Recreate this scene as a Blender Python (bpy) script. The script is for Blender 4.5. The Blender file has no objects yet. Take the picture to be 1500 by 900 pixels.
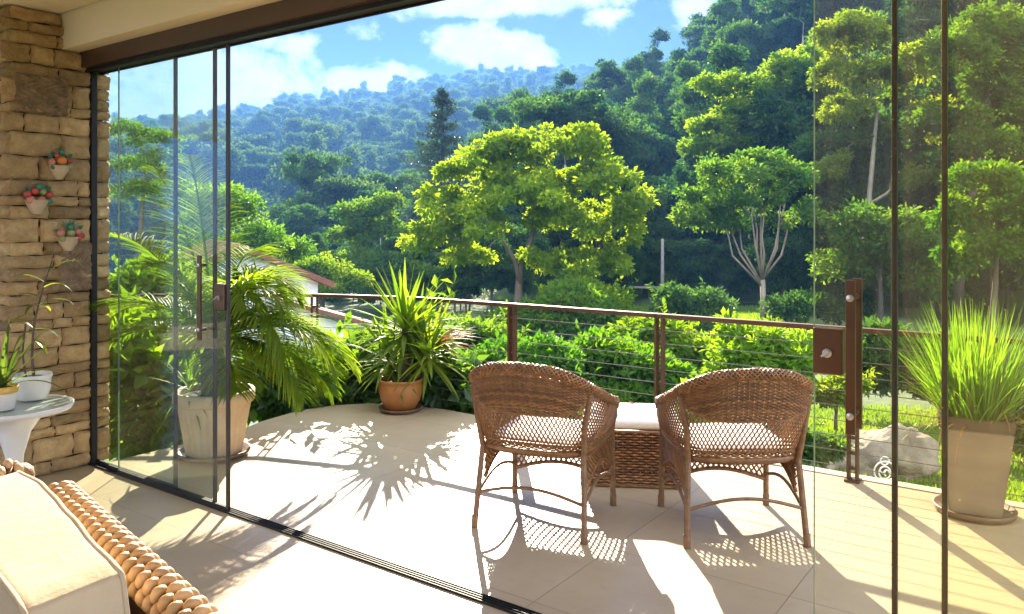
import bpy, bmesh, math, random
import numpy as np
from mathutils import Vector, Matrix

C = bpy.context.scene.collection
R = math.radians
CAM_H, FOC, HOR = 1.55, 1160.0, 330.0      # eye height (m), focal length and horizon of the 1500x900 photograph

# ------------------------------------------------------------------ surveying helpers
def gp(px, py, z=0.0):
    """ground position (at height z) surveyed from the photograph"""
    d = (CAM_H - z) * FOC / (py - HOR)
    return Vector(((px - 750) / FOC * d, d, z))
def xz(px, py, d):
    return Vector(((px - 750) / FOC * d, d, CAM_H + (HOR - py) / FOC * d))
U = Vector((0.8126, -0.5829, 0)); W = Vector((0.5829, 0.8126, 0)); O = Vector((-2.72, 5.14, 0))
UA = math.atan2(U.y, U.x)
def st(s, t, z=0.0):
    p = O + U * s + W * t
    return Vector((p.x, p.y, z))

# ------------------------------------------------------------------ mesh accumulation
class MB:
    def __init__(self):
        self.V = []; self.F = {}; self.n = 0; self.T = []
    def add(self, V, F, tint=0.5):
        V = np.asarray(V, dtype=np.float64).reshape(-1, 3)
        if isinstance(F, np.ndarray): F = [F]
        for f in F:
            f = np.asarray(f, dtype=np.int64)
            if f.ndim == 1: f = f[None]
            self.F.setdefault(f.shape[1], []).append(f + self.n)
        self.V.append(V); self.n += len(V)
        t = np.asarray(tint, dtype=np.float64)
        self.T.append(np.full(len(V), float(t)) if t.ndim == 0 else t)
        return self
    def box(self, c, size, rz=0.0, bev=0.0, M=None, tint=0.5):
        bm = bmesh.new(); bmesh.ops.create_cube(bm, size=1)
        for v in bm.verts: v.co = Vector((v.co.x * size[0], v.co.y * size[1], v.co.z * size[2]))
        if bev > 0:
            bmesh.ops.bevel(bm, geom=bm.edges[:], offset=bev, segments=2, affect='EDGES', profile=0.6)
        X = (Matrix.Translation(Vector(c)) @ Matrix.Rotation(rz, 4, 'Z')) if M is None else Matrix.Translation(Vector(c)) @ M
        bm.verts.index_update()
        V = [tuple(X @ v.co) for v in bm.verts]
        for k in (3, 4, 5, 6, 8):
            pass
        groups = {}
        for f in bm.faces: groups.setdefault(len(f.verts), []).append([v.index for v in f.verts])
        self.add(V, [np.array(g) for g in groups.values()], tint); bm.free()
        return self
    def tube(self, P, r, n=6, cap=True, tint=0.5, closed=False, flat=1.0):
        P = np.asarray([tuple(p) for p in P], dtype=np.float64); m = len(P)
        r = np.broadcast_to(np.asarray(r, dtype=np.float64), (m,))
        T = np.gradient(P, axis=0); T /= np.linalg.norm(T, axis=1)[:, None] + 1e-12
        ref = np.array([0, 0, 1.0]) if abs(T[0, 2]) < .9 else np.array([1.0, 0, 0])
        A = np.zeros((m, 3)); a = ref - T[0] * ref.dot(T[0]); a /= np.linalg.norm(a)
        for i in range(m):
            a = a - T[i] * a.dot(T[i]); a /= np.linalg.norm(a) + 1e-12; A[i] = a
        B = np.cross(T, A)
        th = np.arange(n) * 2 * math.pi / n
        V = P[:, None] + (A[:, None] * np.cos(th)[None, :, None] * flat + B[:, None] * np.sin(th)[None, :, None]) * r[:, None, None]
        i, j = np.meshgrid(np.arange(m - 1), np.arange(n), indexing='ij')
        j2 = (j + 1) % n
        F = np.stack([i * n + j, i * n + j2, (i + 1) * n + j2, (i + 1) * n + j], -1).reshape(-1, 4)
        Fs = [F]
        if cap and not closed: Fs += [np.arange(n)[::-1][None], (np.arange(n) + (m - 1) * n)[None]]
        if closed:
            jj = np.arange(n); Fs.append(np.stack([(m - 1) * n + jj, (m - 1) * n + (jj + 1) % n, (jj + 1) % n, jj], -1))
        self.add(V.reshape(-1, 3), Fs, tint)
        return self
    def lathe(self, prof, c=(0, 0, 0), n=32, tint=0.5, flute=None, sweep=(0, 2 * math.pi)):
        prof = np.asarray(prof, float); m = len(prof); full = abs(sweep[1] - sweep[0] - 2 * math.pi) < 1e-6
        k = n if full else n + 1
        th = sweep[0] + np.arange(k) * (sweep[1] - sweep[0]) / n
        rr = prof[:, 0][:, None] * np.ones(k)[None]
        if flute is not None: rr = rr * flute(th)[None] ** np.ones((m, 1))
        V = np.stack([rr * np.cos(th), rr * np.sin(th), prof[:, 1][:, None] * np.ones(k)[None]], -1) + np.asarray(tuple(c))
        i, j = np.meshgrid(np.arange(m - 1), np.arange(n), indexing='ij'); j2 = (j + 1) % k
        F = np.stack([i * k + j, i * k + j2, (i + 1) * k + j2, (i + 1) * k + j], -1).reshape(-1, 4)
        self.add(V.reshape(-1, 3), F, tint); return self
    def blob(self, c, r, seed=0, amp=0.1, sub=2, freq=2.0, tint=0.5):
        bm = bmesh.new(); bmesh.ops.create_icosphere(bm, subdivisions=sub, radius=1)
        from mathutils import noise
        bm.verts.index_update(); r = (r, r, r) if not hasattr(r, '__len__') else r
        V = []
        for v in bm.verts:
            k = 1 + amp * noise.noise(v.co * freq + Vector((seed * 7.3, seed * 3.1, seed)))
            V.append((c[0] + v.co.x * r[0] * k, c[1] + v.co.y * r[1] * k, c[2] + v.co.z * r[2] * k))
        self.add(V, np.array([[v.index for v in f.verts] for f in bm.faces]), tint); bm.free(); return self
    def build(self, name, mat, parent=None, smooth=False):
        V = np.concatenate(self.V) if self.V else np.zeros((0, 3))
        me = bpy.data.meshes.new(name)
        loops = []; starts = []; tot = []; s = 0
        for k, fs in self.F.items():
            f = np.concatenate(fs); loops.append(f.ravel()); starts.append(s + np.arange(len(f)) * k)
            tot.append(np.full(len(f), k)); s += f.size
        loops = np.concatenate(loops); starts = np.concatenate(starts); tot = np.concatenate(tot)
        me.vertices.add(len(V)); me.vertices.foreach_set('co', V.astype(np.float32).ravel())
        me.loops.add(len(loops)); me.loops.foreach_set('vertex_index', loops.astype(np.int32))
        me.polygons.add(len(starts)); me.polygons.foreach_set('loop_start', starts.astype(np.int32))
        me.polygons.foreach_set('loop_total', tot.astype(np.int32))
        me.polygons.foreach_set('use_smooth', np.full(len(starts), bool(smooth)))
        a = me.attributes.new('tint', 'FLOAT', 'POINT'); a.data.foreach_set('value', np.concatenate(self.T).astype(np.float32))
        me.update(calc_edges=True); me.validate()
        me.materials.append(mat)
        o = bpy.data.objects.new(name, me); C.objects.link(o)
        if parent: o.parent = parent
        return o

def tag(o, label=None, cat=None, group=None, kind=None):
    if label: o['label'] = label
    if cat: o['category'] = cat
    if group: o['group'] = group
    if kind: o['kind'] = kind
    return o
def thing(name, label, cat, loc=(0, 0, 0), rz=0.0, group=None):
    o = bpy.data.objects.new(name, None); C.objects.link(o); o.empty_display_size = .1
    o.location = loc; o.rotation_euler = (0, 0, rz)
    return tag(o, label, cat, group)
def dup(root, loc, rz=0.0, label=None, scale=None):
    r = root.copy(); C.objects.link(r); r.location = loc; r.rotation_euler = (0, 0, rz)
    if scale: r.scale = scale
    if label: r['label'] = label
    for ch in list(root.children):
        c = ch.copy(); C.objects.link(c); c.parent = r
        for g in ch.children:
            d = g.copy(); C.objects.link(d); d.parent = c
    return r

# ------------------------------------------------------------------ materials
class NT:
    def __init__(self, nt): self.nt = nt
    def n(self, typ, **kw):
        x = self.nt.nodes.new(typ)
        for k, v in kw.items():
            if k.startswith('_'): x.inputs[int(k[1:])].default_value = v
            else: setattr(x, k, v)
        return x
    def l(self, a, b): self.nt.links.new(a, b)
    def math(self, op, a, b=None, c=None, clamp=False):
        x = self.nt.nodes.new('ShaderNodeMath'); x.operation = op; x.use_clamp = clamp
        for i, v in enumerate((a, b, c)):
            if v is None: continue
            if isinstance(v, (int, float)): x.inputs[i].default_value = v
            else: self.l(v, x.inputs[i])
        return x.outputs[0]
    def mix(self, f, a, b, blend='MIX'):
        x = self.nt.nodes.new('ShaderNodeMix'); x.data_type = 'RGBA'; x.blend_type = blend
        for i, v in ((0, f), (6, a), (7, b)):
            if isinstance(v, (int, float)): x.inputs[i].default_value = v
            elif isinstance(v, tuple): x.inputs[i].default_value = (*v[:3], 1)
            else: self.l(v, x.inputs[i])
        return x.outputs[2]
    def noise(self, vec, scale, detail=4, rough=.55, dist=0):
        x = self.nt.nodes.new('ShaderNodeTexNoise'); x.inputs['Scale'].default_value = scale
        x.inputs['Detail'].default_value = detail; x.inputs['Roughness'].default_value = rough; x.inputs['Distortion'].default_value = dist
        if vec is not None: self.l(vec, x.inputs['Vector'])
        return x.outputs['Fac']
    def ramp(self, f, stops):
        x = self.nt.nodes.new('ShaderNodeValToRGB'); e = x.color_ramp.elements
        while len(e) < len(stops): e.new(0.5)
        for i, (p, c) in enumerate(stops):
            e[i].position = p; e[i].color = (*c, 1) if len(c) == 3 else c
        if not isinstance(f, (int, float)): self.l(f, x.inputs[0])
        return x.outputs[0]
def new_mat(name):
    m = bpy.data.materials.new(name); m.use_nodes = True
    m.node_tree.nodes.clear(); return m, NT(m.node_tree)
def finish(t, sh):
    o = t.n('ShaderNodeOutputMaterial'); t.l(sh, o.inputs['Surface'])
def pm(name, c1, c2=None, scale=8.0, rough=.5, metal=0.0, bump=0.0, bscale=None, tint=None, spec=.5, stretch=None, transl=None, coat=0.0, rvar=0.0):
    """principled with noise-mixed colours; tint = (dark, light) colours multiplied by the vertex tint"""
    m, t = new_mat(name)
    co = t.n('ShaderNodeTexCoord').outputs['Object']
    if stretch:
        mp = t.n('ShaderNodeMapping'); mp.inputs['Scale'].default_value = stretch; t.l(co, mp.inputs[0]); co = mp.outputs[0]
    b = t.n('ShaderNodeBsdfPrincipled')
    nz = t.noise(co, scale, 5, .6)
    f = t.ramp(nz, [(.3, (0, 0, 0)), (.7, (1, 1, 1))])
    col = t.mix(f, c1, c2 or tuple(x * .8 for x in c1))
    if tint:
        at = t.n('ShaderNodeAttribute'); at.attribute_name = 'tint'
        col = t.mix(1.0, col, t.ramp(at.outputs['Fac'], [(0, tint[0]), (1, tint[1])]), 'MULTIPLY')
    t.l(col, b.inputs['Base Color'])
    b.inputs['Roughness'].default_value = rough; b.inputs['Metallic'].default_value = metal
    b.inputs['Specular IOR Level'].default_value = spec; b.inputs['Coat Weight'].default_value = coat
    if rvar:
        rn = t.noise(co, scale * .6, 4)
        t.l(t.math('ADD', t.math('MULTIPLY', t.math('SUBTRACT', rn, .5), rvar * 2), rough), b.inputs['Roughness'])
    if bump:
        bp = t.n('ShaderNodeBump'); bp.inputs['Strength'].default_value = 1.0; bp.inputs['Distance'].default_value = bump
        t.l(t.noise(co, bscale or scale * 4, 6, .65), bp.inputs['Height']); t.l(bp.outputs[0], b.inputs['Normal'])
    sh = b.outputs[0]
    finish(t, sh); return m
def leafm(name, dark, light, tdark, tlight, mixf=.5, rough=.45, rand=0.25, spec=.35):
    """two-sided leaf: reflecting colour and transmitted colour both follow the per-leaf tint"""
    m, t = new_mat(name)
    at = t.n('ShaderNodeAttribute'); at.attribute_name = 'tint'
    oi = t.n('ShaderNodeObjectInfo')
    f = t.math('ADD', at.outputs['Fac'], t.math('MULTIPLY', t.math('SUBTRACT', oi.outputs['Random'], .5), rand), clamp=True)
    b = t.n('ShaderNodeBsdfPrincipled'); b.inputs['Roughness'].default_value = rough; b.inputs['Specular IOR Level'].default_value = spec
    t.l(t.mix(f, dark, light), b.inputs['Base Color'])
    tr = t.n('ShaderNodeBsdfTranslucent'); t.l(t.mix(f, tdark, tlight), tr.inputs[0])
    ms = t.n('ShaderNodeMixShader'); ms.inputs[0].default_value = mixf
    t.l(b.outputs[0], ms.inputs[1]); t.l(tr.outputs[0], ms.inputs[2]); finish(t, ms.outputs[0]); return m

M = {}
# leaves
M['leaf_hero'] = leafm('leaf_sunny', (.04, .085, .008), (.11, .16, .012), (.13, .28, .006), (.47, .60, .012), .62, rough=.55, spec=.18)
M['leaf_mid'] = leafm('leaf_mid', (.03, .07, .013), (.08, .125, .016), (.07, .21, .010), (.28, .45, .016), .55, rough=.55, spec=.2)
M['leaf_forest'] = leafm('leaf_forest', (.018, .045, .014), (.055, .09, .018), (.025, .10, .016), (.12, .26, .02), .5, rand=.7, rough=.6, spec=.15)
M['leaf_far'] = leafm('leaf_far', (.015, .04, .02), (.045, .08, .03), (.025, .08, .018), (.13, .23, .03), .5, rand=.6, rough=.7, spec=.08)
M['leaf_pine'] = leafm('needles', (.018, .04, .022), (.035, .06, .03), (.02, .05, .02), (.05, .1, .03), .35)
M['leaf_yellow'] = leafm('leaf_yellowing', (.06, .10, .012), (.13, .16, .018), (.17, .29, .008), (.52, .60, .016), .6, rough=.55, spec=.18)
M['leaf_shrub'] = leafm('leaf_shrub', (.04, .10, .015), (.10, .17, .02), (.09, .27, .006), (.36, .55, .012), .55, rough=.5, spec=.22)
M['leaf_glossy'] = leafm('leaf_glossy', (.02, .055, .012), (.05, .10, .02), (.05, .16, .01), (.22, .38, .02), .5, rough=.3, spec=.5)
M['leaf_palm'] = leafm('leaf_palm', (.05, .10, .012), (.13, .17, .02), (.11, .26, .008), (.40, .55, .014), .6, rough=.5, spec=.15)
M['leaf_yucca'] = leafm('leaf_yucca', (.06, .12, .015), (.14, .18, .03), (.14, .30, .01), (.48, .60, .02), .55, rough=.5, spec=.15)
M['leaf_grass'] = leafm('leaf_grass_blade', (.06, .14, .02), (.14, .22, .03), (.16, .38, .012), (.46, .70, .03), .58, rough=.5, spec=.15)
M['lawn'] = leafm('leaf_lawn', (.06, .13, .015), (.13, .2, .02), (.16, .34, .01), (.45, .6, .02), .5)
M['leaf_dry'] = leafm('leaf_dry', (.22, .11, .04), (.35, .22, .08), (.4, .2, .05), (.6, .4, .12), .5)
M['leaf_house'] = leafm('leaf_indoor', (.04, .09, .02), (.14, .16, .03), (.1, .2, .02), (.5, .5, .04), .5, rough=.35)
# solids
M['bark_pale'] = pm('bark_pale', (.27, .215, .15), (.15, .115, .08), 3, .8, bump=.03, bscale=9, stretch=(1, 1, .3))
M['bark'] = pm('bark', (.13, .09, .06), (.07, .05, .035), 3, .85, bump=.03, bscale=9, stretch=(1, 1, .3))
M['bark_dark'] = pm('bark_dark', (.05, .04, .03), (.03, .024, .02), 2, .9)
M['stone'] = pm('wall_stone', (.68, .49, .245), (.48, .31, .135), 14, .88, bump=.03, bscale=30, tint=((.42, .38, .34), (1.15, 1.1, 1.02)))
M['rough_stone'] = pm('rough_stone', (.36, .24, .13), (.19, .12, .065), 16, .85, bump=.03, bscale=24, tint=((.7, .7, .7), (1.1, 1.1, 1.1)))
M['mortar'] = pm('dark_joint_mortar', (.07, .05, .03), (.045, .03, .02), 20, .95)  # mortar of a dark colour in the joints
M['plaster'] = pm('cream_plaster', (.80, .69, .50), (.78, .665, .48), 2, .8, bump=.001, bscale=120)
M['wall_cream'] = pm('cream_wall', (.80, .70, .52), (.76, .66, .48), 2, .85)
M['brown_wood'] = pm('dark_brown_wood', (.075, .036, .02), (.05, .024, .014), 6, .35, bump=.0015, bscale=30, stretch=(.15, 1, 1), coat=.2)
M['rail_brown'] = pm('brown_metal', (.085, .036, .017), (.055, .024, .013), 6, .5, metal=.1, spec=.3)
M['black'] = pm('black_aluminium', (.018, .015, .012), (.012, .010, .008), 8, .55, spec=.25)
M['gasket'] = pm('dark_gasket', (.03, .02, .014), (.02, .014, .01), 8, .4)
M['bronze'] = pm('bronze_anodised', (.12, .06, .03), (.09, .045, .024), 10, .3, metal=.6)
M['steel'] = pm('steel', (.5, .48, .45), (.4, .38, .36), 30, .35, metal=.9)
M['cable'] = pm('dull_steel_cable', (.16, .14, .12), (.12, .11, .09), 30, .55, metal=.3)
M['wicker'] = pm('wicker_brown', (.30, .142, .044), (.155, .072, .022), 25, .42, tint=((.38, .34, .30), (1.4, 1.35, 1.3)), bump=.0015, bscale=200)
M['wicker_dark'] = pm('wicker_frame', (.26, .135, .055), (.14, .07, .03), 25, .4, tint=((.6, .6, .6), (1.2, 1.2, 1.2)))
M['wicker_honey'] = pm('wicker_honey', (.44, .29, .155), (.30, .18, .085), 14, .5, tint=((.18, .14, .11), (1.6, 1.6, 1.6)), bump=.002, bscale=120)
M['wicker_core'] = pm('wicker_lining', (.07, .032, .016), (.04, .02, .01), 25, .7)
M['fabric'] = pm('white_fabric', (.80, .75, .66), (.74, .69, .60), 4, .9, bump=.0008, bscale=500)
M['fabric_cream'] = pm('cream_fabric', (.56, .46, .32), (.49, .39, .265), 5, .95, bump=.004, bscale=22)
M['white_paint'] = pm('white_paint', (.78, .76, .70), (.70, .67, .60), 6, .35)
M['ceramic'] = pm('white_ceramic', (.78, .74, .66), (.68, .62, .53), 9, .25, spec=.6)
M['yellow_glaze'] = pm('yellow_glaze', (.65, .42, .08), (.6, .36, .06), 9, .3)
M['pot_cream'] = pm('cream_planter', (.68, .50, .29), (.52, .36, .19), 7, .7, bump=.004, bscale=20)
M['pot_terra'] = pm('ochre_glazed_pot', (.42, .17, .04), (.27, .10, .025), 5, .3, bump=.002, bscale=15, coat=.3)
M['pot_taupe'] = pm('taupe_glazed_planter', (.31, .24, .165), (.25, .19, .13), 3, .28, bump=.0006, bscale=20, coat=.15, stretch=(1, 1, 4))
M['pot_band'] = pm('taupe_planter_rim', (.13, .09, .055), (.10, .07, .045), 5, .35)
M['saucer'] = pm('brown_saucer', (.16, .085, .045), (.11, .06, .03), 7, .5)
M['soil'] = pm('soil', (.04, .028, .018), (.02, .014, .01), 30, .95, bump=.01, bscale=60)
M['rock'] = pm('rock', (.27, .215, .145), (.11, .085, .055), 4, .85, bump=.04, bscale=7, rvar=.1)
M['house_wall'] = pm('house_wall_white', (.74, .73, .68), (.68, .67, .62), 2, .8)
M['roof_tile'] = pm('roof_tile', (.20, .075, .04), (.11, .042, .028), 6, .8, bump=.02, bscale=9)
M['window_dark'] = pm('window_glass_dark', (.02, .025, .03), (.015, .02, .02), 3, .08)
M['wood_pole'] = pm('grey_wood', (.20, .17, .14), (.13, .11, .09), 5, .85)
for nm, c in (('fruit_orange', (.70, .22, .04)), ('fruit_red', (.50, .07, .05)), ('fruit_pink', (.62, .24, .17)), ('fruit_yellow', (.72, .48, .07)),
              ('fruit_green', (.04, .2, .11)), ('fruit_lime', (.3, .33, .12)), ('basket_clay', (.62, .46, .30))):
    M[nm] = pm(nm, c, tuple(x * .75 for x in c), 25, .35)

# floors
def tile_mat(name, c1, c2, grout, sx, sy, rough, off=(0, 0), offset=0.0):
    m, t = new_mat(name)
    co = t.n('ShaderNodeTexCoord').outputs['Object']
    mp = t.n('ShaderNodeMapping'); mp.inputs['Location'].default_value = (off[0], off[1], 0); t.l(co, mp.inputs[0])
    br = t.n('ShaderNodeTexBrick'); br.offset = offset; br.squash = 1
    br.inputs['Scale'].default_value = 1; br.inputs['Brick Width'].default_value = sx; br.inputs['Row Height'].default_value = sy
    br.inputs['Mortar Size'].default_value = .0026; br.inputs['Mortar Smooth'].default_value = .3; br.inputs['Bias'].default_value = 0
    br.inputs['Color1'].default_value = (*c1, 1); br.inputs['Color2'].default_value = (*c2, 1); br.inputs['Mortar'].default_value = (*grout, 1)
    t.l(mp.outputs[0], br.inputs['Vector'])
    n1 = t.noise(co, 1.7, 6, .6); n2 = t.noise(co, 14, 5, .6)
    col = t.mix(t.math('MULTIPLY', t.ramp(n1, [(.35, (0, 0, 0)), (.75, (1, 1, 1))]), .55), br.outputs['Color'], tuple(x * .62 for x in c1), 'MIX')
    col = t.mix(t.math('MULTIPLY', t.ramp(n2, [(.55, (0, 0, 0)), (.8, (1, 1, 1))]), .34), col, tuple(x * .6 for x in c1))
    b = t.n('ShaderNodeBsdfPrincipled'); t.l(col, b.inputs['Base Color'])
    t.l(t.math('ADD', t.math('MULTIPLY', t.math('SUBTRACT', n1, .5), .25), rough), b.inputs['Roughness'])
    bp = t.n('ShaderNodeBump'); bp.inputs['Distance'].default_value = .0015; bp.invert = True
    t.l(br.outputs['Fac'], bp.inputs['Height'])
    bp2 = t.n('ShaderNodeBump'); bp2.inputs['Distance'].default_value = .0006
    t.l(t.noise(co, 40, 4), bp2.inputs['Height']); t.l(bp.outputs[0], bp2.inputs['Normal']); t.l(bp2.outputs[0], b.inputs['Normal'])
    finish(t, b.outputs[0]); return m
M['tile_out'] = tile_mat('terrace_tiles', (.46, .345, .21), (.405, .30, .182), (.24, .175, .11), .84, .66, .42, (-.02, -.108))
M['tile_in'] = tile_mat('interior_tiles', (.46, .345, .21), (.415, .31, .188), (.30, .225, .15), .9, .9, .36, (.25, .3))

def glass_mat(name, tintc, dirt, spots, refl=.3):
    m, t = new_mat(name)
    co = t.n('ShaderNodeTexCoord').outputs['Object']
    tr = t.n('ShaderNodeBsdfTransparent'); tr.inputs[0].default_value = (*tintc, 1)
    gl = t.n('ShaderNodeBsdfGlossy'); gl.inputs['Roughness'].default_value = .01
    fr = t.n('ShaderNodeFresnel'); fr.inputs[0].default_value = 1.45
    m1 = t.n('ShaderNodeMixShader'); t.l(t.math('MULTIPLY', fr.outputs[0], refl), m1.inputs[0]); t.l(tr.outputs[0], m1.inputs[1]); t.l(gl.outputs[0], m1.inputs[2])
    # dust and dried rain drops sit on the pane
    du = t.n('ShaderNodeBsdfTranslucent'); du.inputs[0].default_value = (.8, .66, .36, 1)
    dd = t.n('ShaderNodeBsdfDiffuse'); dd.inputs[0].default_value = (.7, .64, .5, 1)
    dm = t.n('ShaderNodeMixShader'); dm.inputs[0].default_value = .35; t.l(du.outputs[0], dm.inputs[1]); t.l(dd.outputs[0], dm.inputs[2])
    vo = t.n('ShaderNodeTexVoronoi'); vo.inputs['Scale'].default_value = 62; t.l(co, vo.inputs['Vector'])
    rnd = t.n('ShaderNodeSeparateColor'); t.l(vo.outputs['Color'], rnd.inputs[0])
    rad = t.math('MULTIPLY', t.math('POWER', rnd.outputs[0], 4), .13)
    dot = t.math('LESS_THAN', vo.outputs['Distance'], rad)
    keep = t.math('GREATER_THAN', rnd.outputs[1], 1 - spots)
    mp = t.n('ShaderNodeMapping'); mp.inputs['Scale'].default_value = (6, 6, .5); t.l(co, mp.inputs[0])
    streak = t.ramp(t.noise(mp.outputs[0], 2.2, 5, .6), [(.42, (0, 0, 0)), (.8, (1, 1, 1))])
    f = t.math('ADD', t.math('MULTIPLY', t.math('MULTIPLY', dot, keep), .26), t.math('ADD', t.math('MULTIPLY', streak, dirt), dirt * .35), clamp=True)
    m2 = t.n('ShaderNodeMixShader'); t.l(f, m2.inputs[0]); t.l(m1.outputs[0], m2.inputs[1]); t.l(dm.outputs[0], m2.inputs[2])
    finish(t, m2.outputs[0]); return m
M['glass_clean'] = glass_mat('sliding_glass', (.965, .99, .98), .0012, .03, .09)
M['glass_dusty'] = glass_mat('sliding_glass_spotted', (.975, .968, .925), .010, .85, .24)

M['glass_edge'] = leafm('polished_glass_edge', (.25, .30, .24), (.25, .30, .24), (.30, .36, .26), (.30, .36, .26), .6, rand=0)
HAZE, SKY, CLOUD, FILL_CLOUD, SUN, EXPO = .0004, .05, .185, 1.2, 4.2, 2.6
# ------------------------------------------------------------------ terrain
def smooth(t): t = np.clip(t, 0, 1); return t * t * (3 - 2 * t)
def prof(phi, px, z):
    return np.interp(phi, np.arctan((np.array(px) - 750.0) / FOC), z)
def hgt(x, y):
    x = np.asarray(x, float); y = np.asarray(y, float)
    r = np.hypot(x, y); phi = np.arctan2(x, y)
    b = np.interp(r, [0, 6, 9, 13, 20, 33, 45, 60, 100, 150, 1200], [-.55, -.75, -1.1, -1.6, -2.4, -3.2, -3.5, -4.4, -8, -10, -12])
    b = b - 2.2 * smooth((-phi - .05) / .25) * smooth((r - 8) / 10)
    zn = prof(phi, [560, 640, 700, 800, 900, 1000, 1060, 1150, 1300, 1500, 2300], [-14, 0, 7, 17, 22, 31, 42, 58, 80, 96, 100])
    near = np.where(r < 210, -4 + (zn + 4) * smooth((r - 48) / 162), zn - .35 * (r - 210))
    zf = prof(phi, [-400, 0, 150, 280, 350, 440, 550, 650, 700, 830, 1000, 1500], [64, 70, 79, 93, 104, 121, 133, 150, 157, 161, 155, 120])
    t = (r - 230) / 720
    far = np.where(r < 950, -13 + (zf + 13) * np.clip(t, 0, 1) ** .95, zf - .3 * (r - 950))
    hills = np.maximum(near, far)
    back = np.clip((np.abs(phi) - 1.25) / .3, 0, 1)
    out = np.where(r > 48, np.maximum(b, np.where(back > 0, hills * (1 - back) + (-12) * back, hills)), b)
    out = out + .25 * np.sin(x * .35 + 1) * np.sin(y * .31) * smooth((r - 14) / 10)
    return np.maximum(out, -14)
def H(x, y): return float(hgt(x, y))

def build_ground():
    na = 300; rs = np.concatenate([np.linspace(0, 40, 54)[1:], np.geomspace(41.5, 1150, 120)])
    th = np.arange(na) * 2 * math.pi / na
    X = rs[:, None] * np.sin(th); Y = rs[:, None] * np.cos(th)
    V = np.stack([X, Y, hgt(X, Y)], -1).reshape(-1, 3)
    i, j = np.meshgrid(np.arange(len(rs) - 1), np.arange(na), indexing='ij'); j2 = (j + 1) % na
    F = np.stack([i * na + j, (i + 1) * na + j, (i + 1) * na + j2, i * na + j2], -1).reshape(-1, 4)
    c = len(V); V = np.concatenate([V, [[0, 0, H(0, 0)]]])
    jj = np.arange(na); F3 = np.stack([jj, (jj + 1) % na, np.full(na, c)], -1)[:, ::-1]
    m, t = new_mat('grassy_ground')
    co = t.n('ShaderNodeTexCoord').outputs['Object']
    n1 = t.noise(co, .12, 6, .6); n2 = t.noise(co, 1.5, 6, .65); n3 = t.noise(co, 9, 4, .6)
    col = t.mix(t.ramp(n1, [(.4, (0, 0, 0)), (.62, (1, 1, 1))]), (.055, .10, .018), (.035, .06, .016))
    col = t.mix(t.ramp(n2, [(.45, (0, 0, 0)), (.75, (1, 1, 1))]), col, (.085, .13, .022))
    col = t.mix(t.math('MULTIPLY', t.ramp(n3, [(.55, (0, 0, 0)), (.75, (1, 1, 1))]), .6), col, (.06, .05, .025))
    b = t.n('ShaderNodeBsdfPrincipled'); b.inputs['Roughness'].default_value = .9; t.l(col, b.inputs['Base Color'])
    bp = t.n('ShaderNodeBump'); bp.inputs['Distance'].default_value = .06; t.l(n3, bp.inputs['Height']); t.l(bp.outputs[0], b.inputs['Normal'])
    finish(t, b.outputs[0])
    o = MB().add(V, [F, F3]).build('ground', m, smooth=True); tag(o, kind='structure'); return o
build_ground()

# ------------------------------------------------------------------ foliage
def unit(rng, n):
    v = rng.normal(size=(n, 3)); return v / np.linalg.norm(v, axis=1)[:, None]
def norm(v): return v / (np.linalg.norm(v, axis=-1, keepdims=True) + 1e-9)
def leaves(mb, P, A, N, L, Wd, tint):
    """folded four-cornered leaves: base P, direction A, facing N"""
    A = norm(A); B = norm(np.cross(N, A)); N2 = np.cross(A, B)
    L = np.broadcast_to(L, len(P))[:, None]; Wd = np.broadcast_to(Wd, len(P))[:, None]
    V = np.stack([P, P + A * L * .5 + B * Wd * .5 + N2 * Wd * .15, P + A * L - N2 * L * .12, P + A * L * .5 - B * Wd * .5 + N2 * Wd * .15], 1).reshape(-1, 3)
    n = len(P); F = np.arange(4 * n).reshape(n, 4)
    mb.add(V, F, np.repeat(np.broadcast_to(tint, n), 4))
def clump(mb, rng, c, r, n, L, asp=.5, tint=.5, up=.5, droop=0.0, flat=0.0):
    D = unit(rng, n); D[:, 2] = np.abs(D[:, 2]) * .8 + D[:, 2] * .2 if flat else D[:, 2]
    rad = rng.random(n) ** .45
    P = np.asarray(c) + D * np.asarray(r) * rad[:, None]
    A = D * .9 + rng.normal(size=(n, 3)) * .6; A[:, 2] -= droop
    N = rng.normal(size=(n, 3)) * .65; N[:, 2] += up + .3
    Ls = L * rng.uniform(.45, 1.4, n)
    leaves(mb, P, A, N, Ls, Ls * asp, np.clip(tint + rng.normal(size=n) * .13, 0, 1))

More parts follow.
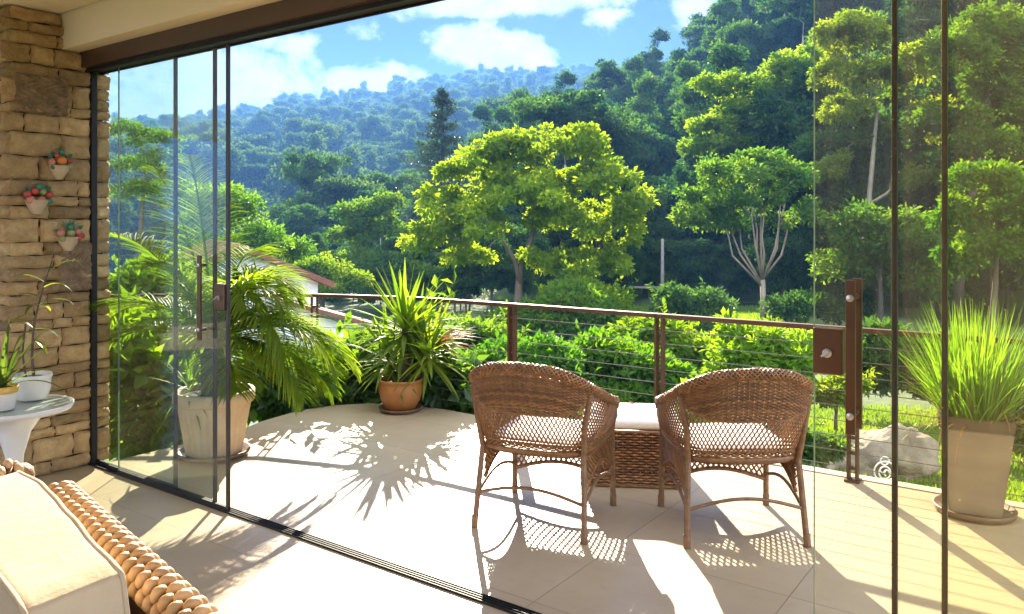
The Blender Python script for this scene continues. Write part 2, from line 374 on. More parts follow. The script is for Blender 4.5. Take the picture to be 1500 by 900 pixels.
def branches(mb, rng, stems, targets, r0, jitter=.12, rend=.02, maxpts=None):
    """grow limbs from the stems to every target, each from the nearest point already grown"""
    N = []; Rr = []
    for P in stems:
        for q, (p, r) in enumerate(P): N.append(p); Rr.append((r, q > 0.5 * (len(P) - 1)))
        mb.tube([p for p, r in P], [r for p, r in P], 7)
    N = [np.asarray(p, float) for p in N]; ok = [b for _, b in Rr]; rad = [a for a, _ in Rr]
    T = [np.asarray(t, float) for t in targets]; c0 = N[-1]
    T.sort(key=lambda t: np.linalg.norm(t - c0))
    for t in T:
        Na = np.array(N); d = np.linalg.norm(Na - t, axis=1) + np.maximum(0, Na[:, 2] - t[2] + .3) * .6 + np.where(ok, 0, 1e3)
        k = int(np.argmin(d)); a = N[k]; L = np.linalg.norm(t - a)
        if L < 1e-3: continue
        m = 5; s = np.linspace(0, 1, m)[:, None]
        P = a + (t - a) * s + np.array([0, 0, 1]) * (np.sin(s * math.pi) * L * .10) + np.vstack([np.zeros(3), rng.normal(size=(m - 2, 3)) * L * jitter * .5, np.zeros(3)])
        ra = max(rend, rad[k] * .72); rr = np.linspace(ra, max(rend * .6, ra * .4), m)
        mb.tube(P, rr, 5)
        for q in range(1, m): N.append(P[q]); rad.append(rr[q]); ok.append(True)

def sample_clumps(rng, blobs, n, shell=.55):
    w = np.array([(b[3] * b[4] * b[5]) ** .67 for b in blobs]); idx = rng.choice(len(blobs), n, p=w / w.sum())
    out = []
    for i in idx:
        b = blobs[i]; d = unit(rng, 1)[0]
        if d[2] < -.35: d[2] *= -.6
        out.append(np.array(b[:3]) + d * np.array(b[3:6]) * rng.uniform(shell, 1.0))
    return out

def make_tree(name, label, base, stems, blobs, nclump, nleaf, L, leaf, bark, cr=(.5, .8), seed=0, cat='tree', group=None, asp=.5, up=.5, droop=0.0, rend=.02,
              tmean=.5, tvar=.2, flatz=.65, shell=.55, limbs=1.0, rz=0.0, shoots=0):
    rng = np.random.default_rng(seed)
    root = thing(name, label, cat, base, rz, group)
    cl = sample_clumps(rng, blobs, nclump, shell)
    fb = MB()
    for c in cl:
        r = rng.uniform(*cr); clump(fb, rng, c, (r, r, r * flatz), int(nleaf * rng.uniform(.7, 1.3)), L, asp, tmean + rng.normal() * tvar, up, droop)
    for q in range(shoots):      # stray shoots that break the outline
        b0 = blobs[rng.integers(len(blobs))]; d_ = unit(rng, 1)[0]; d_[2] = abs(d_[2]) * .8 + .25; p0 = np.array(b0[:3]) + d_ * np.array(b0[3:6]) * .9; Ls_ = L * rng.uniform(2.0, 4.2); d_ = norm((d_ + rng.normal(size=3) * .3)[None])[0]
        n_ = int(rng.integers(8, 15)); f_ = np.linspace(.1, 1, n_); P_ = p0 + d_ * (f_ * Ls_)[:, None]; A_ = d_ * .6 + rng.normal(size=(n_, 3)) * .7
        N_ = rng.normal(size=(n_, 3)) * .6; N_[:, 2] += .8; leaves(fb, P_, A_, N_, L * rng.uniform(.7, 1.3, n_), L * asp * rng.uniform(.7, 1.2, n_), np.clip(tmean + .15 + rng.normal(size=n_) * .2, 0, 1))
    tb = MB(); tg = [c for c in cl if rng.random() < limbs]
    branches(tb, rng, stems, tg, stems[0][0][1], rend=rend)
    tb.build('trunk', bark, root, True); fb.build('crown', leaf, root)
    return root
def stem_line(pts, r0, r1):
    n = len(pts); return [(p, r0 + (r1 - r0) * i / (n - 1)) for i, p in enumerate(pts)]

# --- the big sunny tree in the middle, 36 m away
D0 = 36.0
def loc_tree(px, d): x = (px - 750) / FOC * d; return Vector((x, d, H(x, d) - .05))
hb = loc_tree(757, D0)
def hp(px, py, dy=0):
    v = xz(px, py, D0); return (v.x - hb.x, dy, v.z - hb.z)
def hblob(px, py, rx, ry, dep, dy=0):
    a = hp(px, py, dy); k = D0 / FOC; return (*a, rx * k, dep, ry * k)
hero_blobs = [hblob(800, 235, 88, 46, 3.0), hblob(722, 235, 45, 34, 2.2, -.6), hblob(668, 262, 34, 24, 1.8), hblob(640, 345, 38, 34, 2.0, .6), hblob(700, 330, 45, 42, 2.4, -1),
              hblob(880, 270, 46, 42, 2.6), hblob(905, 335, 36, 50, 2.2, .5), hblob(830, 330, 70, 45, 3.2, 1), hblob(770, 300, 60, 45, 3.4, -.5), hblob(690, 380, 40, 22, 1.7),
              hblob(850, 392, 45, 25, 2), hblob(612, 362, 18, 16, 1.2), hblob(770, 385, 30, 20, 1.6, -1), hblob(925, 300, 20, 26, 1.5), hblob(845, 205, 45, 22, 2.0)]
zt = hp(757, 395)[2]
make_tree('broad_tree', 'big broad yellow-green tree with a domed crown standing alone beyond the railing', hb,
          [stem_line([(0, 0, -.4), (.02, 0, zt * .4), (.08, .05, zt * .75), (.16, 0, zt * 1.05), (.5, .1, zt * 1.3), (.8, 0, zt * 1.6)], .22, .10),
           stem_line([(.15, 0, zt * .8), (-.1, -.2, zt * 1.15), (-.7, -.1, zt * 1.45)], .13, .07)],
          hero_blobs + [hblob(755, 222, 34, 24, 2.0), hblob(735, 270, 50, 30, 2.4, .8), hblob(648, 300, 38, 32, 2.2), hblob(885, 385, 40, 26, 2.2), hblob(815, 280, 60, 40, 3)], 340, 120, .25, M['leaf_hero'], M['bark'], (.28, .54), 3, up=.6, tmean=.6, tvar=.22, flatz=.62, shell=.72, limbs=.75, rend=.024, asp=.62)

# --- pale many-stemmed tree right of it
d = 37.0; b = loc_tree(1117, d); k = d / FOC
def lp(px, py, dy=0.0): v = xz(px, py, d); return (v.x - b.x, dy, v.z - b.z)
z0 = lp(1117, 410)[2]
st_ = []
for q, (px, py) in enumerate([(1046, 325), (1066, 325), (1080, 310), (1094, 300), (1104, 318), (1122, 300), (1136, 312), (1150, 315), (1166, 335), (1112, 330)]):
    e = np.array(lp(px, py, (q % 3 - 1) * .7)); s0 = np.array((0, 0, z0 * (.85 + .02 * q)))
    st_.append(stem_line([tuple(s0), tuple(s0 * .45 + e * .55 + np.array([e[0] * .12 + .07 * math.sin(q * 2.3), 0, -.2])), tuple(s0 * .2 + e * .8 + np.array([.06 * math.cos(q * 3.1), .1 * math.sin(q), -.05])), tuple(e + np.array([0, 0, .5]))], .055, .028))
st_ = [stem_line([(0, 0, -.4), (.05, 0, z0 * .5), (0, 0, z0)], .17, .12)] + st_
make_tree('pale_stemmed_tree', 'slender tree with many pale fanning stems under a rounded olive-green crown', b, st_,
          [(*lp(1095, 260), 82 * k, 2.4, 42 * k), (*lp(1030, 305), 42 * k, 1.6, 30 * k), (*lp(1150, 270), 42 * k, 1.8, 45 * k), (*lp(1110, 300), 80 * k, 2.2, 25 * k), (*lp(1010, 325), 24 * k, 1.2, 12 * k), (*lp(1165, 325), 34 * k, 1.6, 26 * k), (*lp(1060, 330), 40 * k, 1.5, 18 * k)],
          150, 110, .22, M['leaf_mid'], M['bark_pale'], (.28, .6), 8, tmean=.6, tvar=.2, limbs=.6, shell=.65)

# --- dark conifer left of the big tree
def conifer(name, label, px, d, top, half, seed, group=None, layers=19):
    rng = np.random.default_rng(seed); b = loc_tree(px, d); root = thing(name, label, 'tree', b, 0, group)
    Ht = xz(px, top, d).z - b.z; k = d / FOC; tb = MB(); fb = MB()
    tb.tube([(0, 0, -.3), (0.05, 0, Ht * .5), (0, 0, Ht * .99)], [.32, .2, .04], 7)
    for i in range(layers):
        f = i / (layers - 1); z = Ht * (.2 + .78 * f ** .95); R_ = half * k * ((1 - f) ** .8 * 1.25 + .06) * rng.uniform(.7, 1.2); a0 = rng.uniform(0, 6.28)
        for q in range(5 if f < .8 else 4):
            a = a0 + q * 1.256 + rng.normal() * .35; L_ = R_ * rng.uniform(.55, 1.2); dr = np.array([math.cos(a), math.sin(a), 0]); zz = z + rng.normal() * .25
            tb.tube([(0, 0, zz), tuple(dr * L_ * .5 + np.array([0, 0, zz - L_ * .02])), tuple(dr * L_ + np.array([0, 0, zz + L_ * .14]))], [.05, .035, .015], 4)
            for s in np.arange(.3, 1.02, .2):
                c = dr * L_ * s + np.array([0, 0, zz + L_ * .12 * s * s]); r = rng.uniform(.3, .5) * (.35 + .65 * (1 - f)) + .08
                clump(fb, rng, c, (r * 1.25, r * 1.25, r * .42), 34, .34, .2, .5 + rng.normal() * .15, .5)
    tb.build('trunk', M['bark_dark'], root, True); fb.build('crown', M['leaf_pine'], root); return root
conifer('conifer', 'tall dark conifer with layered branches behind the big broad tree', 648, 68, 130, 80, 5)

# --- feathery flat-topped tree seen through the glass at left
def umbrella(name, label, px, d, top, crown, seed, leaf, bark, nclump=90, nleaf=90, L=.26, group=None, tm=.5, stem_r=.2, base_dx=0, cr=(.5, .9), limbs=.8):
    """crown = list of (px,py,rx,ry) lobes surveyed at distance d"""
    b = loc_tree(px + base_dx, d); k = d / FOC
    def l(p, q, dy=0): v = xz(p, q, d); return (v.x - b.x, dy, v.z - b.z)
    rng = np.random.default_rng(seed)
    bl = [(*l(p, q, rng.normal() * .6), rx * k, max(rx, ry) * k * .8, ry * k) for p, q, rx, ry in crown]
    cz = np.mean([x[2] for x in bl]); cx = np.mean([x[0] for x in bl]); zl = min(x[2] - x[5] for x in bl)
    return make_tree(name, label, b, [stem_line([(0, 0, -.3), (cx * .25 + rng.normal() * .1, 0, zl * .55), (cx * .6, 0, max(zl, 1.0)), (cx, .1, cz)], stem_r, stem_r * .4)], bl, int(nclump * 1.35), int(nleaf * 1.15), L * .86, leaf, bark, (cr[0] * .8, cr[1] * .8), seed, group=group, shell=.66, tmean=tm, limbs=limbs)
umbrella('feathery_tree', 'tall airy tree with thin spreading limbs behind the left glass panels', 205, 48, 180,
         [(180, 190, 30, 12), (215, 205, 40, 16), (245, 240, 30, 16), (190, 240, 36, 14), (215, 280, 34, 12), (172, 285, 20, 14), (262, 280, 22, 12)], 21, M['leaf_mid'], M['bark'], 85, 60, .24, tm=.5, cr=(.4, .8))
umbrella('leafy_tree', 'round bright green tree behind the palm and the door handle', 345, 40, 270,
         [(330, 300, 40, 30), (360, 320, 30, 26), (395, 350, 40, 24), (300, 330, 30, 30), (425, 370, 22, 16), (350, 370, 60, 22)], 22, M['leaf_shrub'], M['bark'], 95, 110, .25, tm=.35)
umbrella('leafy_tree', 'dense mid-green tree left of the conifer, above the house roof', 535, 58, 280,
         [(500, 350, 24, 20), (540, 315, 34, 26), (570, 300, 26, 18), (515, 320, 24, 22), (560, 350, 40, 30), (530, 385, 50, 22)], 23, M['leaf_mid'], M['bark'], 110, 110, .32, tm=.6)
umbrella('leafy_tree', 'dark low tree filling the gap between the yucca and the big broad tree', 590, 50, 380,
         [(560, 400, 44, 26), (610, 410, 40, 24), (590, 430, 56, 20)], 24, M['leaf_forest'], M['bark_dark'], 80, 110, .3, tm=.5)
umbrella('leafy_tree', 'yellow-green bushy tree just right of the white house', 465, 46, 390,
         [(450, 400, 30, 18), (480, 395, 26, 18), (510, 415, 30, 20), (470, 425, 40, 16)], 25, M['leaf_hero'], M['bark'], 55, 110, .24, tm=.3)
# --- layered bright tree upper right and the yellowing tree behind the right glass
umbrella('layered_tree', 'large layered yellow-green tree left of the right-hand glass panels', 1120, 56, 70,
         [(1080, 130, 60, 24), (1120, 165, 70, 26), (1060, 185, 46, 18), (1150, 110, 45, 26), (1170, 205, 46, 26), (1040, 215, 40, 14), (1180, 150, 30, 40), (1110, 215, 60, 20), (1190, 90, 24, 24)], 31, M['leaf_hero'], M['bark'], 200, 130, .34, tm=.38, stem_r=.34, cr=(.5, .95))
umbrella('yellowing_tree', 'tall yellow-green tree with a pale forked trunk behind the right-hand glass', 1252, 44, 20,
         [(1255, 55, 50, 40), (1230, 110, 34, 34), (1285, 120, 40, 44), (1250, 170, 46, 34), (1345, 100, 30, 50), (1350, 190, 34, 44), (1295, 200, 36, 36), (1225, 250, 24, 30), (1340, 270, 34, 30)], 32, M['leaf_yellow'], M['bark_pale'], 200, 115, .27, tm=.35, stem_r=.24, cr=(.4, .75))
umbrella('leafy_tree', 'bright green low tree above the grass planter', 1450, 24, 230,
         [(1440, 270, 50, 34), (1490, 300, 50, 50), (1420, 320, 36, 36), (1460, 370, 60, 40), (1550, 290, 50, 60), (1420, 390, 30, 30)], 33, M['leaf_shrub'], M['bark'], 110, 150, .2, tm=.35, stem_r=.14, cr=(.3, .55))
umbrella('leafy_tree', 'shadowy dark green tree behind the right-hand door handle', 1290, 34, 320,
         [(1260, 340, 40, 40), (1320, 350, 44, 50), (1290, 400, 60, 36), (1230, 390, 34, 36), (1350, 410, 40, 40)], 34, M['leaf_mid'], M['bark_dark'], 110, 130, .26, tm=.45, stem_r=.2)
umbrella('leafy_tree', 'tall dark tree over the right end of the railing', 1400, 40, 60,
         [(1400, 90, 50, 50), (1450, 60, 50, 60), (1480, 150, 60, 60), (1400, 180, 46, 46), (1530, 100, 60, 90), (1440, 220, 50, 40)], 35, M['leaf_mid'], M['bark_dark'], 190, 130, .28, tm=.35, stem_r=.3)

# ------------------------------------------------------------------ forest trees: four kinds, then copies
def forest_kind(seed, Ht, kind):
    rng = np.random.default_rng(seed)
    if kind == 'round': bl = [(rng.normal() * 1.1, rng.normal() * 1.1, Ht * rng.uniform(.28, .84), rng.uniform(1.5, 2.8), rng.uniform(1.5, 2.8), rng.uniform(1.3, 2.4)) for _ in range(10)]
    elif kind == 'tall': bl = [(rng.normal() * .8, rng.normal() * .8, Ht * f, 1.9 * (1.25 - f * .7), 1.9 * (1.25 - f * .7), 1.8) for f in (.22, .36, .5, .62, .75, .9)]
    else: bl = [(rng.normal() * 2.2, rng.normal() * 2.2, Ht * rng.uniform(.78, .95), rng.uniform(1.5, 2.6), rng.uniform(1.5, 2.6), rng.uniform(.7, 1.1)) for _ in range(8)]
    return bl
KINDS = [('round', 12, 41), ('round', 13, 42), ('tall', 15, 43), ('flat', 15, 44), ('round', 11, 45), ('round', 16, 46), ('tall', 12, 47)]
fsrc = []
hill_label = {'round': 'rounded dark green forest tree among others on the slope of the near hill', 'tall': 'narrow tall green forest tree among others on the slope of the near hill',
              'flat': 'flat-topped thin-limbed forest tree rising among others on the near hill'}
hill_group = {'round': 'rounded trees on the near hill', 'tall': 'narrow trees on the near hill', 'flat': 'flat-topped trees on the near hill'}
rngf = np.random.default_rng(77)
# positions on the near slope, nearest first
cand = []
for _ in range(16000):
    if len(cand) > 900: break
    px = rngf.uniform(430, 1800); phi = math.atan((px - 750) / FOC); r = 50 + 190 * rngf.random() ** .8
    x, y = r * math.sin(phi), r * math.cos(phi)
    if px < 640 and r < 70: continue
    if px < 600 and (r > 150 or r < 95): continue
    if px < 690 and r < 80: continue
    if 560 < px < 735 and r < 125: continue
    if y < 62 and 560 < px < 1000 and rngf.random() < .35: continue
    if abs(px - 1035) < 60 and r < 62: continue
    sp = 3.0 + r * .012
    if any((x - a) ** 2 + (y - c) ** 2 < sp * sp for a, c, *_ in cand): continue
    cand.append((x, y, r))
cand.sort(key=lambda q: q[2])
NIND = 150
for (kd, Ht, seed) in KINDS:
    bl = forest_kind(seed, Ht, kd)
    o = make_tree('forest_tree', hill_label[kd], (0, 0, 0), [stem_line([(0, 0, -1.0), (.1, .05, Ht * .35), (.15, -.1, Ht * .6)], .2, .1)], bl, 115 if kd != 'flat' else 70, 120, .36, M['leaf_forest'],
                  M['bark_pale'] if kd != 'round' else M['bark'], (.5, 1.15), seed, group=hill_group[kd], limbs=.4, rend=.035, tvar=.25, asp=.55)
    fsrc.append(o)
used = [False] * 7
for n, (x, y, r) in enumerate(cand[:NIND]):
    q = int(rngf.choice(7, p=[.18, .17, .13, .12, .15, .13, .12])); s = rngf.uniform(.6, 1.2) * (.72 if r < 75 and x < 14 else 1) * (.75 if x < -6 else 1); loc = (x, y, H(x, y) - .3); rz = rngf.uniform(0, 6.28)
    if not used[q]: o = fsrc[q]; o.location = loc; o.rotation_euler = (0, 0, rz); o.scale = (s, s, s * rngf.uniform(.9, 1.15)); used[q] = True
    else: dup(fsrc[q], loc, rz, scale=(s, s, s * rngf.uniform(.9, 1.15)))

def forest_mass(name, label, pts, srcs, probs, seed, smin, smax):
    """a far-off wood that reads as one mass: one object"""
    rng = np.random.default_rng(seed); n = len(pts); P = np.array(pts)
    me = bpy.data.meshes.new(name); me.vertices.add(n); me.vertices.foreach_set('co', P.astype(np.float32).ravel())
    a = me.attributes.new('kind_index', 'INT', 'POINT'); a.data.foreach_set('value', rng.choice(len(srcs), n, p=probs).astype(np.int32))
    a = me.attributes.new('turn', 'FLOAT_VECTOR', 'POINT'); tv = np.zeros((n, 3)); tv[:, 2] = rng.uniform(0, 6.28, n); a.data.foreach_set('vector', tv.astype(np.float32).ravel())
    a = me.attributes.new('size', 'FLOAT_VECTOR', 'POINT'); s = rng.uniform(smin, smax, n)[:, None] * np.stack([np.ones(n), np.ones(n), rng.uniform(.85, 1.25, n)], 1); a.data.foreach_set('vector', s.astype(np.float32).ravel())
    o = bpy.data.objects.new(name, me); C.objects.link(o)
    ng = bpy.data.node_groups.new(name + '_scatter', 'GeometryNodeTree')
    ng.interface.new_socket('Geometry', in_out='INPUT', socket_type='NodeSocketGeometry'); ng.interface.new_socket('Geometry', in_out='OUTPUT', socket_type='NodeSocketGeometry')
    gi = ng.nodes.new('NodeGroupInput'); go = ng.nodes.new('NodeGroupOutput'); jo = ng.nodes.new('GeometryNodeJoinGeometry')
    def attr(nm, typ):
        x = ng.nodes.new('GeometryNodeInputNamedAttribute'); x.data_type = typ; x.inputs['Name'].default_value = nm; return x.outputs['Attribute']
    for part in (0, 1):
        jn = ng.nodes.new('GeometryNodeJoinGeometry')
        for s_ in srcs:
            ch = [c for c in s_.children if c.name.startswith('crown' if part == 0 else 'trunk')][0]
            oi = ng.nodes.new('GeometryNodeObjectInfo'); oi.transform_space = 'ORIGINAL'; oi.inputs['Object'].default_value = ch; oi.inputs['As Instance'].default_value = True
            ng.links.new(oi.outputs['Geometry'], jn.inputs[0])
        ip = ng.nodes.new('GeometryNodeInstanceOnPoints'); ip.inputs['Pick Instance'].default_value = True
        ng.links.new(gi.outputs[0], ip.inputs['Points']); ng.links.new(jn.outputs[0], ip.inputs['Instance'])
        ng.links.new(attr('kind_index', 'INT'), ip.inputs['Instance Index']); ng.links.new(attr('turn', 'FLOAT_VECTOR'), ip.inputs['Rotation']); ng.links.new(attr('size', 'FLOAT_VECTOR'), ip.inputs['Scale'])
        ng.links.new(ip.outputs[0], jo.inputs[0])
    ng.links.new(jo.outputs[0], go.inputs[0])
    md = o.modifiers.new('scatter', 'NODES'); md.node_group = ng
    return tag(o, label, 'forest', kind='stuff')
und = []
for _ in range(1500):
    px = rngf.uniform(440, 1750); phi = math.atan((px - 750) / FOC); r = 46 + 165 * rngf.random() ** .8
    x, y = r * math.sin(phi), r * math.cos(phi)
    if abs(px - 1040) < 90 and r < 54: continue
    und.append((x, y, H(x, y) - .3))
forest_mass('undergrowth', 'dark leafy undergrowth between the forest trees', und, [fsrc[0], fsrc[1], fsrc[4]], [.4, .3, .3], 15, .22, .45)
forest_mass('near_forest', 'dense dark green forest covering the near hill on the right', [(x, y, H(x, y) - .5) for x, y, r in cand[NIND:]], fsrc, [.18, .17, .13, .12, .15, .13, .12], 5, .6, 1.3)
# far hill
pts = []
grid = {}
for _ in range(40000):
    if len(pts) > 3800: break
    px = rngf.uniform(-250, 1150); phi = math.atan((px - 750) / FOC); r = 215 + 760 * rngf.random() ** .72
    x, y = r * math.sin(phi), r * math.cos(phi)
    key = (int(x // 8.0), int(y // 8.0))
    if key in grid: continue
    grid[key] = 1
    pts.append((x, y, H(x, y) - .8))
far_src = []
for (kd, Ht, seed) in [('round', 12, 61), ('flat', 16, 62), ('round', 13, 63), ('tall', 16, 64)]:
    bl = forest_kind(seed, Ht, kd)
    o = make_tree('distant_tree', {61: 'small rounded tree at the foot of the far hill, left of the conifer', 62: 'flat-topped tree at the foot of the far hill, left of the conifer',
                                   63: 'broad rounded tree at the foot of the far hill, left of the conifer', 64: 'narrow tree at the foot of the far hill, left of the conifer'}[seed], (0, 0, 0),
                  [stem_line([(0, 0, -1.0), (.1, .05, Ht * .4), (.15, -.1, Ht * .65)], .22, .1)], bl, 52, 85, .55, M['leaf_far'], M['bark'], (.7, 1.5), seed, limbs=.35, rend=.06, tvar=.25, asp=.6)
    far_src.append(o)
for o, (px, r) in zip(far_src, [(470, 118), (505, 112), (430, 124), (560, 120)]):
    phi = math.atan((px - 750) / FOC); x, y = r * math.sin(phi), r * math.cos(phi); o.location = (x, y, H(x, y) - .4)
rp_ = []
for _ in range(240):
    px = rngf.uniform(-200, 1000); phi = math.atan((px - 750) / FOC); r = 925 + 45 * rngf.random(); x, y = r * math.sin(phi), r * math.cos(phi)
    if math.sin(px * .045) + .6 * math.sin(px * .11) > -.4: rp_.append((x, y, H(x, y) - .8))
forest_mass('ridge_trees', 'thin-limbed emergent trees standing along the ridge of the far hill', rp_, [far_src[1], far_src[3]], [.75, .25], 19, 1.4, 2.3)
forest_mass('far_forest', 'hazy blue forest covering the far hill up to its ridge', pts, far_src, [.3, .22, .3, .18], 9, 1.1, 1.9)

# ------------------------------------------------------------------ shrubs and garden beyond the terrace
def shrub(name, label, px, py_base, zb, lobes, nclump, nleaf, L, leaf, seed, cr=(.16, .3), group=None, tm=.5, asp=.5, up=.5, droop=0.0, d=None, cat='shrub', depth=.85):
    d = d or (CAM_H - zb) * FOC / (py_base - HOR); x = (px - 750) / FOC * d
    b = Vector((x, d, H(x, d) - .05)); k = d / FOC; rng = np.random.default_rng(seed)
    bl = []
    for p, q, rx, ry in lobes:
        v = xz(p, q, d); bl.append((v.x - x, rng.normal() * rx * k * .25, v.z - b.z, rx * k, max(rx, ry) * k * depth, ry * k))
    return make_tree(name, label, b, [stem_line([(0, 0, -.2), (0, .02, .25), (.02, 0, max(.4, min(q[2] for q in bl)))], .035, .02)], bl, nclump, nleaf, L, leaf, M['bark'], cr, seed, cat=cat, group=group, tmean=tm, limbs=.5, rend=.006, asp=asp, up=up, droop=droop, tvar=.24, shoots=12)
shrub('rounded_shrub', 'large rounded bright green bush behind the right wicker chair', 1100, 640, -1, [(1105, 525, 62, 42), (1080, 560, 60, 50), (1140, 560, 44, 52), (1125, 610, 40, 44), (1060, 600, 60, 40), (1105, 492, 44, 28), (1165, 535, 34, 44)], 150, 150, .11, M['leaf_shrub'], 101, (.14, .26), d=11.0, tm=.75)
shrub('spreading_shrub', 'spreading light green bush behind the ottoman and centre railing post', 900, 600, -1.4, [(900, 540, 70, 30), (850, 550, 55, 34), (950, 560, 60, 34), (900, 580, 80, 34), (880, 515, 40, 20)], 150, 130, .13, M['leaf_shrub'], 102, (.18, .34), d=13.5, tm=.12)
shrub('spreading_shrub', 'ferny light green bush behind the centre post, further back than its neighbour', 985, 520, -2, [(960, 495, 50, 24), (1010, 515, 50, 28), (940, 520, 50, 26), (985, 545, 70, 26)], 100, 120, .16, M['leaf_hero'], 103, (.22, .4), d=18, tm=.35)
shrub('low_shrub', 'mid-green bush behind the left wicker chair', 770, 600, -1.2, [(740, 545, 50, 40), (790, 540, 50, 36), (770, 580, 80, 40), (700, 575, 40, 36)], 120, 130, .12, M['leaf_shrub'], 104, (.16, .3), d=12, tm=.08)
shrub('low_shrub', 'tall leafy bush between the yucca and the left wicker chair', 690, 560, -1.4, [(690, 500, 40, 36), (720, 520, 40, 36), (660, 520, 40, 36), (690, 555, 60, 40)], 110, 120, .13, M['leaf_mid'], 105, (.18, .32), d=14, tm=.6)
shrub('low_shrub', 'dark green bush under the big broad tree', 820, 500, -3, [(800, 470, 50, 26), (860, 465, 50, 26), (830, 445, 40, 22), (740, 480, 40, 24), (830, 490, 90, 20)], 110, 120, .2, M['leaf_mid'], 106, (.3, .55), d=26, tm=.4)
shrub('low_shrub', 'yellow-green bushy sapling right beside the trunk of the big broad tree', 845, 470, -3, [(845, 430, 40, 22), (880, 440, 36, 22), (820, 445, 30, 18), (850, 460, 50, 18)], 70, 120, .2, M['leaf_hero'], 107, (.3, .5), d=30, tm=.35)
shrub('low_shrub', 'low dark bush at the foot of the right hand railing post', 1170, 690, -.9, [(1150, 640, 26, 20), (1180, 655, 30, 18), (1210, 662, 26, 14)], 60, 90, .07, M['leaf_glossy'], 108, (.07, .14), d=7.6, tm=.5)
shrub('low_shrub', 'variegated pale bush beside the grey boulder', 1225, 600, -1.5, [(1225, 574, 22, 12), (1246, 568, 18, 10), (1215, 580, 20, 10)], 40, 90, .1, M['leaf_yellow'], 109, (.12, .2), d=12, tm=.25)
shrub('low_shrub', 'dark leafy bush behind the tilted boulder', 1310, 560, -1.6, [(1290, 520, 50, 40), (1350, 530, 50, 40), (1320, 560, 70, 40), (1380, 570, 40, 40)], 110, 110, .13, M['leaf_forest'], 110, (.18, .32), d=13.5, tm=.5)
shrub('low_shrub', 'small bushy shrub at the right edge of the lawn behind the planter', 1470, 660, -1.1, [(1450, 600, 40, 40), (1500, 610, 40, 50), (1480, 650, 50, 30)], 80, 110, .09, M['leaf_mid'], 111, (.12, .2), d=9.5, tm=.5)
shrub('low_shrub', 'dark bush filling the slope below the multi-stemmed pale tree', 1010, 470, -3, [(990, 440, 40, 20), (1040, 445, 50, 18), (1180, 450, 60, 22), (1240, 455, 40, 24), (1010, 462, 60, 14)], 110, 110, .24, M['leaf_forest'], 112, (.35, .6), d=36, tm=.5)
shrub('low_shrub', 'tall leafy bush half hiding the white house behind the left glass panels', 225, 0, 0, [(200, 425, 50, 40), (260, 420, 50, 40), (230, 470, 70, 44), (165, 460, 50, 50), (300, 450, 40, 50), (225, 520, 90, 40)], 150, 90, .16, M['leaf_mid'], 113, (.2, .36), d=14.5, tm=.6)
# broad-leaved plants crowding the terrace edge at left
for i, (px, d, lob, sd, lf, lab) in enumerate([
    (200, 6.6, [(180, 540, 40, 50), (215, 560, 44, 50), (190, 610, 50, 44), (240, 600, 36, 44), (170, 480, 26, 36), (185, 655, 44, 26), (150, 640, 30, 40)], 121, 'leaf_shrub', 'glossy broad-leaved shrub against the stone wall end'),
    (262, 7.0, [(250, 520, 40, 44), (280, 560, 44, 50), (230, 500, 30, 40), (265, 610, 46, 34), (300, 610, 40, 30), (235, 630, 40, 24)], 122, 'leaf_shrub', 'bright leafy shrub behind the cream planter'),
    (405, 6.9, [(390, 560, 40, 44), (430, 570, 40, 40), (410, 600, 44, 22)], 123, 'leaf_glossy', 'dark glossy shrub right of the cream planter'),
    (485, 7.25, [(460, 560, 40, 36), (500, 565, 40, 40), (530, 550, 36, 40), (490, 585, 50, 20)], 124, 'leaf_glossy', 'low dark leafy shrub left of the ochre pot'),
    (660, 7.1, [(640, 560, 36, 40), (680, 575, 34, 34), (700, 590, 24, 20), (660, 590, 40, 20)], 125, 'leaf_glossy', 'dark glossy shrub between the ochre pot and left wicker chair'),
    (590, 7.6, [(560, 540, 44, 44), (610, 530, 44, 44), (590, 570, 60, 30)], 126, 'leaf_mid', 'leafy shrub directly behind the yucca')]):
    shrub('broad_leaved_shrub', lab, px, 0, 0, lob, 60 if px < 300 else 80, 22 if px < 300 else 34, .14, M[lf], sd, (.10, .24), d=d, tm=.75 if px < 300 else .6, asp=.6, up=.35, droop=.2, depth=.28 if px < 300 else .45)

# lawn blades
def grass_patch():
    rng = np.random.default_rng(4); n = 42000
    px = rng.uniform(1000, 1760, n); dd = 5.2 + 10.5 * rng.random(n) ** 1.3
    x = (px - 750) / FOC * dd; y = dd; z = hgt(x, y)
    P = np.stack([x, y, z - .01], 1); A = rng.normal(size=(n, 3)) * .35; A[:, 2] += 1
    N = rng.normal(size=(n, 3)); L = rng.uniform(.05, .13, n)
    patch = .45 + .3 * np.sin(x * 1.3) * np.sin(y * 1.1 + 1)
    mb = MB(); leaves(mb, P, A, N, L, L * .22, np.clip(patch + rng.normal(size=n) * .15, 0, 1))
    n = 30000; px = rng.uniform(860, 1180, n); dd = rng.uniform(36, 50, n); x = (px - 750) / FOC * dd; y = dd
    P = np.stack([x, y, hgt(x, y) - .02], 1); A = rng.normal(size=(n, 3)) * .3; A[:, 2] += 1; L = rng.uniform(.2, .55, n)
    leaves(mb, P, A, rng.normal(size=(n, 3)), L, L * .25, np.clip(.5 + rng.normal(size=n) * .2, 0, 1))
    tag(mb.build('grass', M['lawn']), 'bright green lawn grass on the garden slope', 'grass', kind='stuff')
grass_patch()
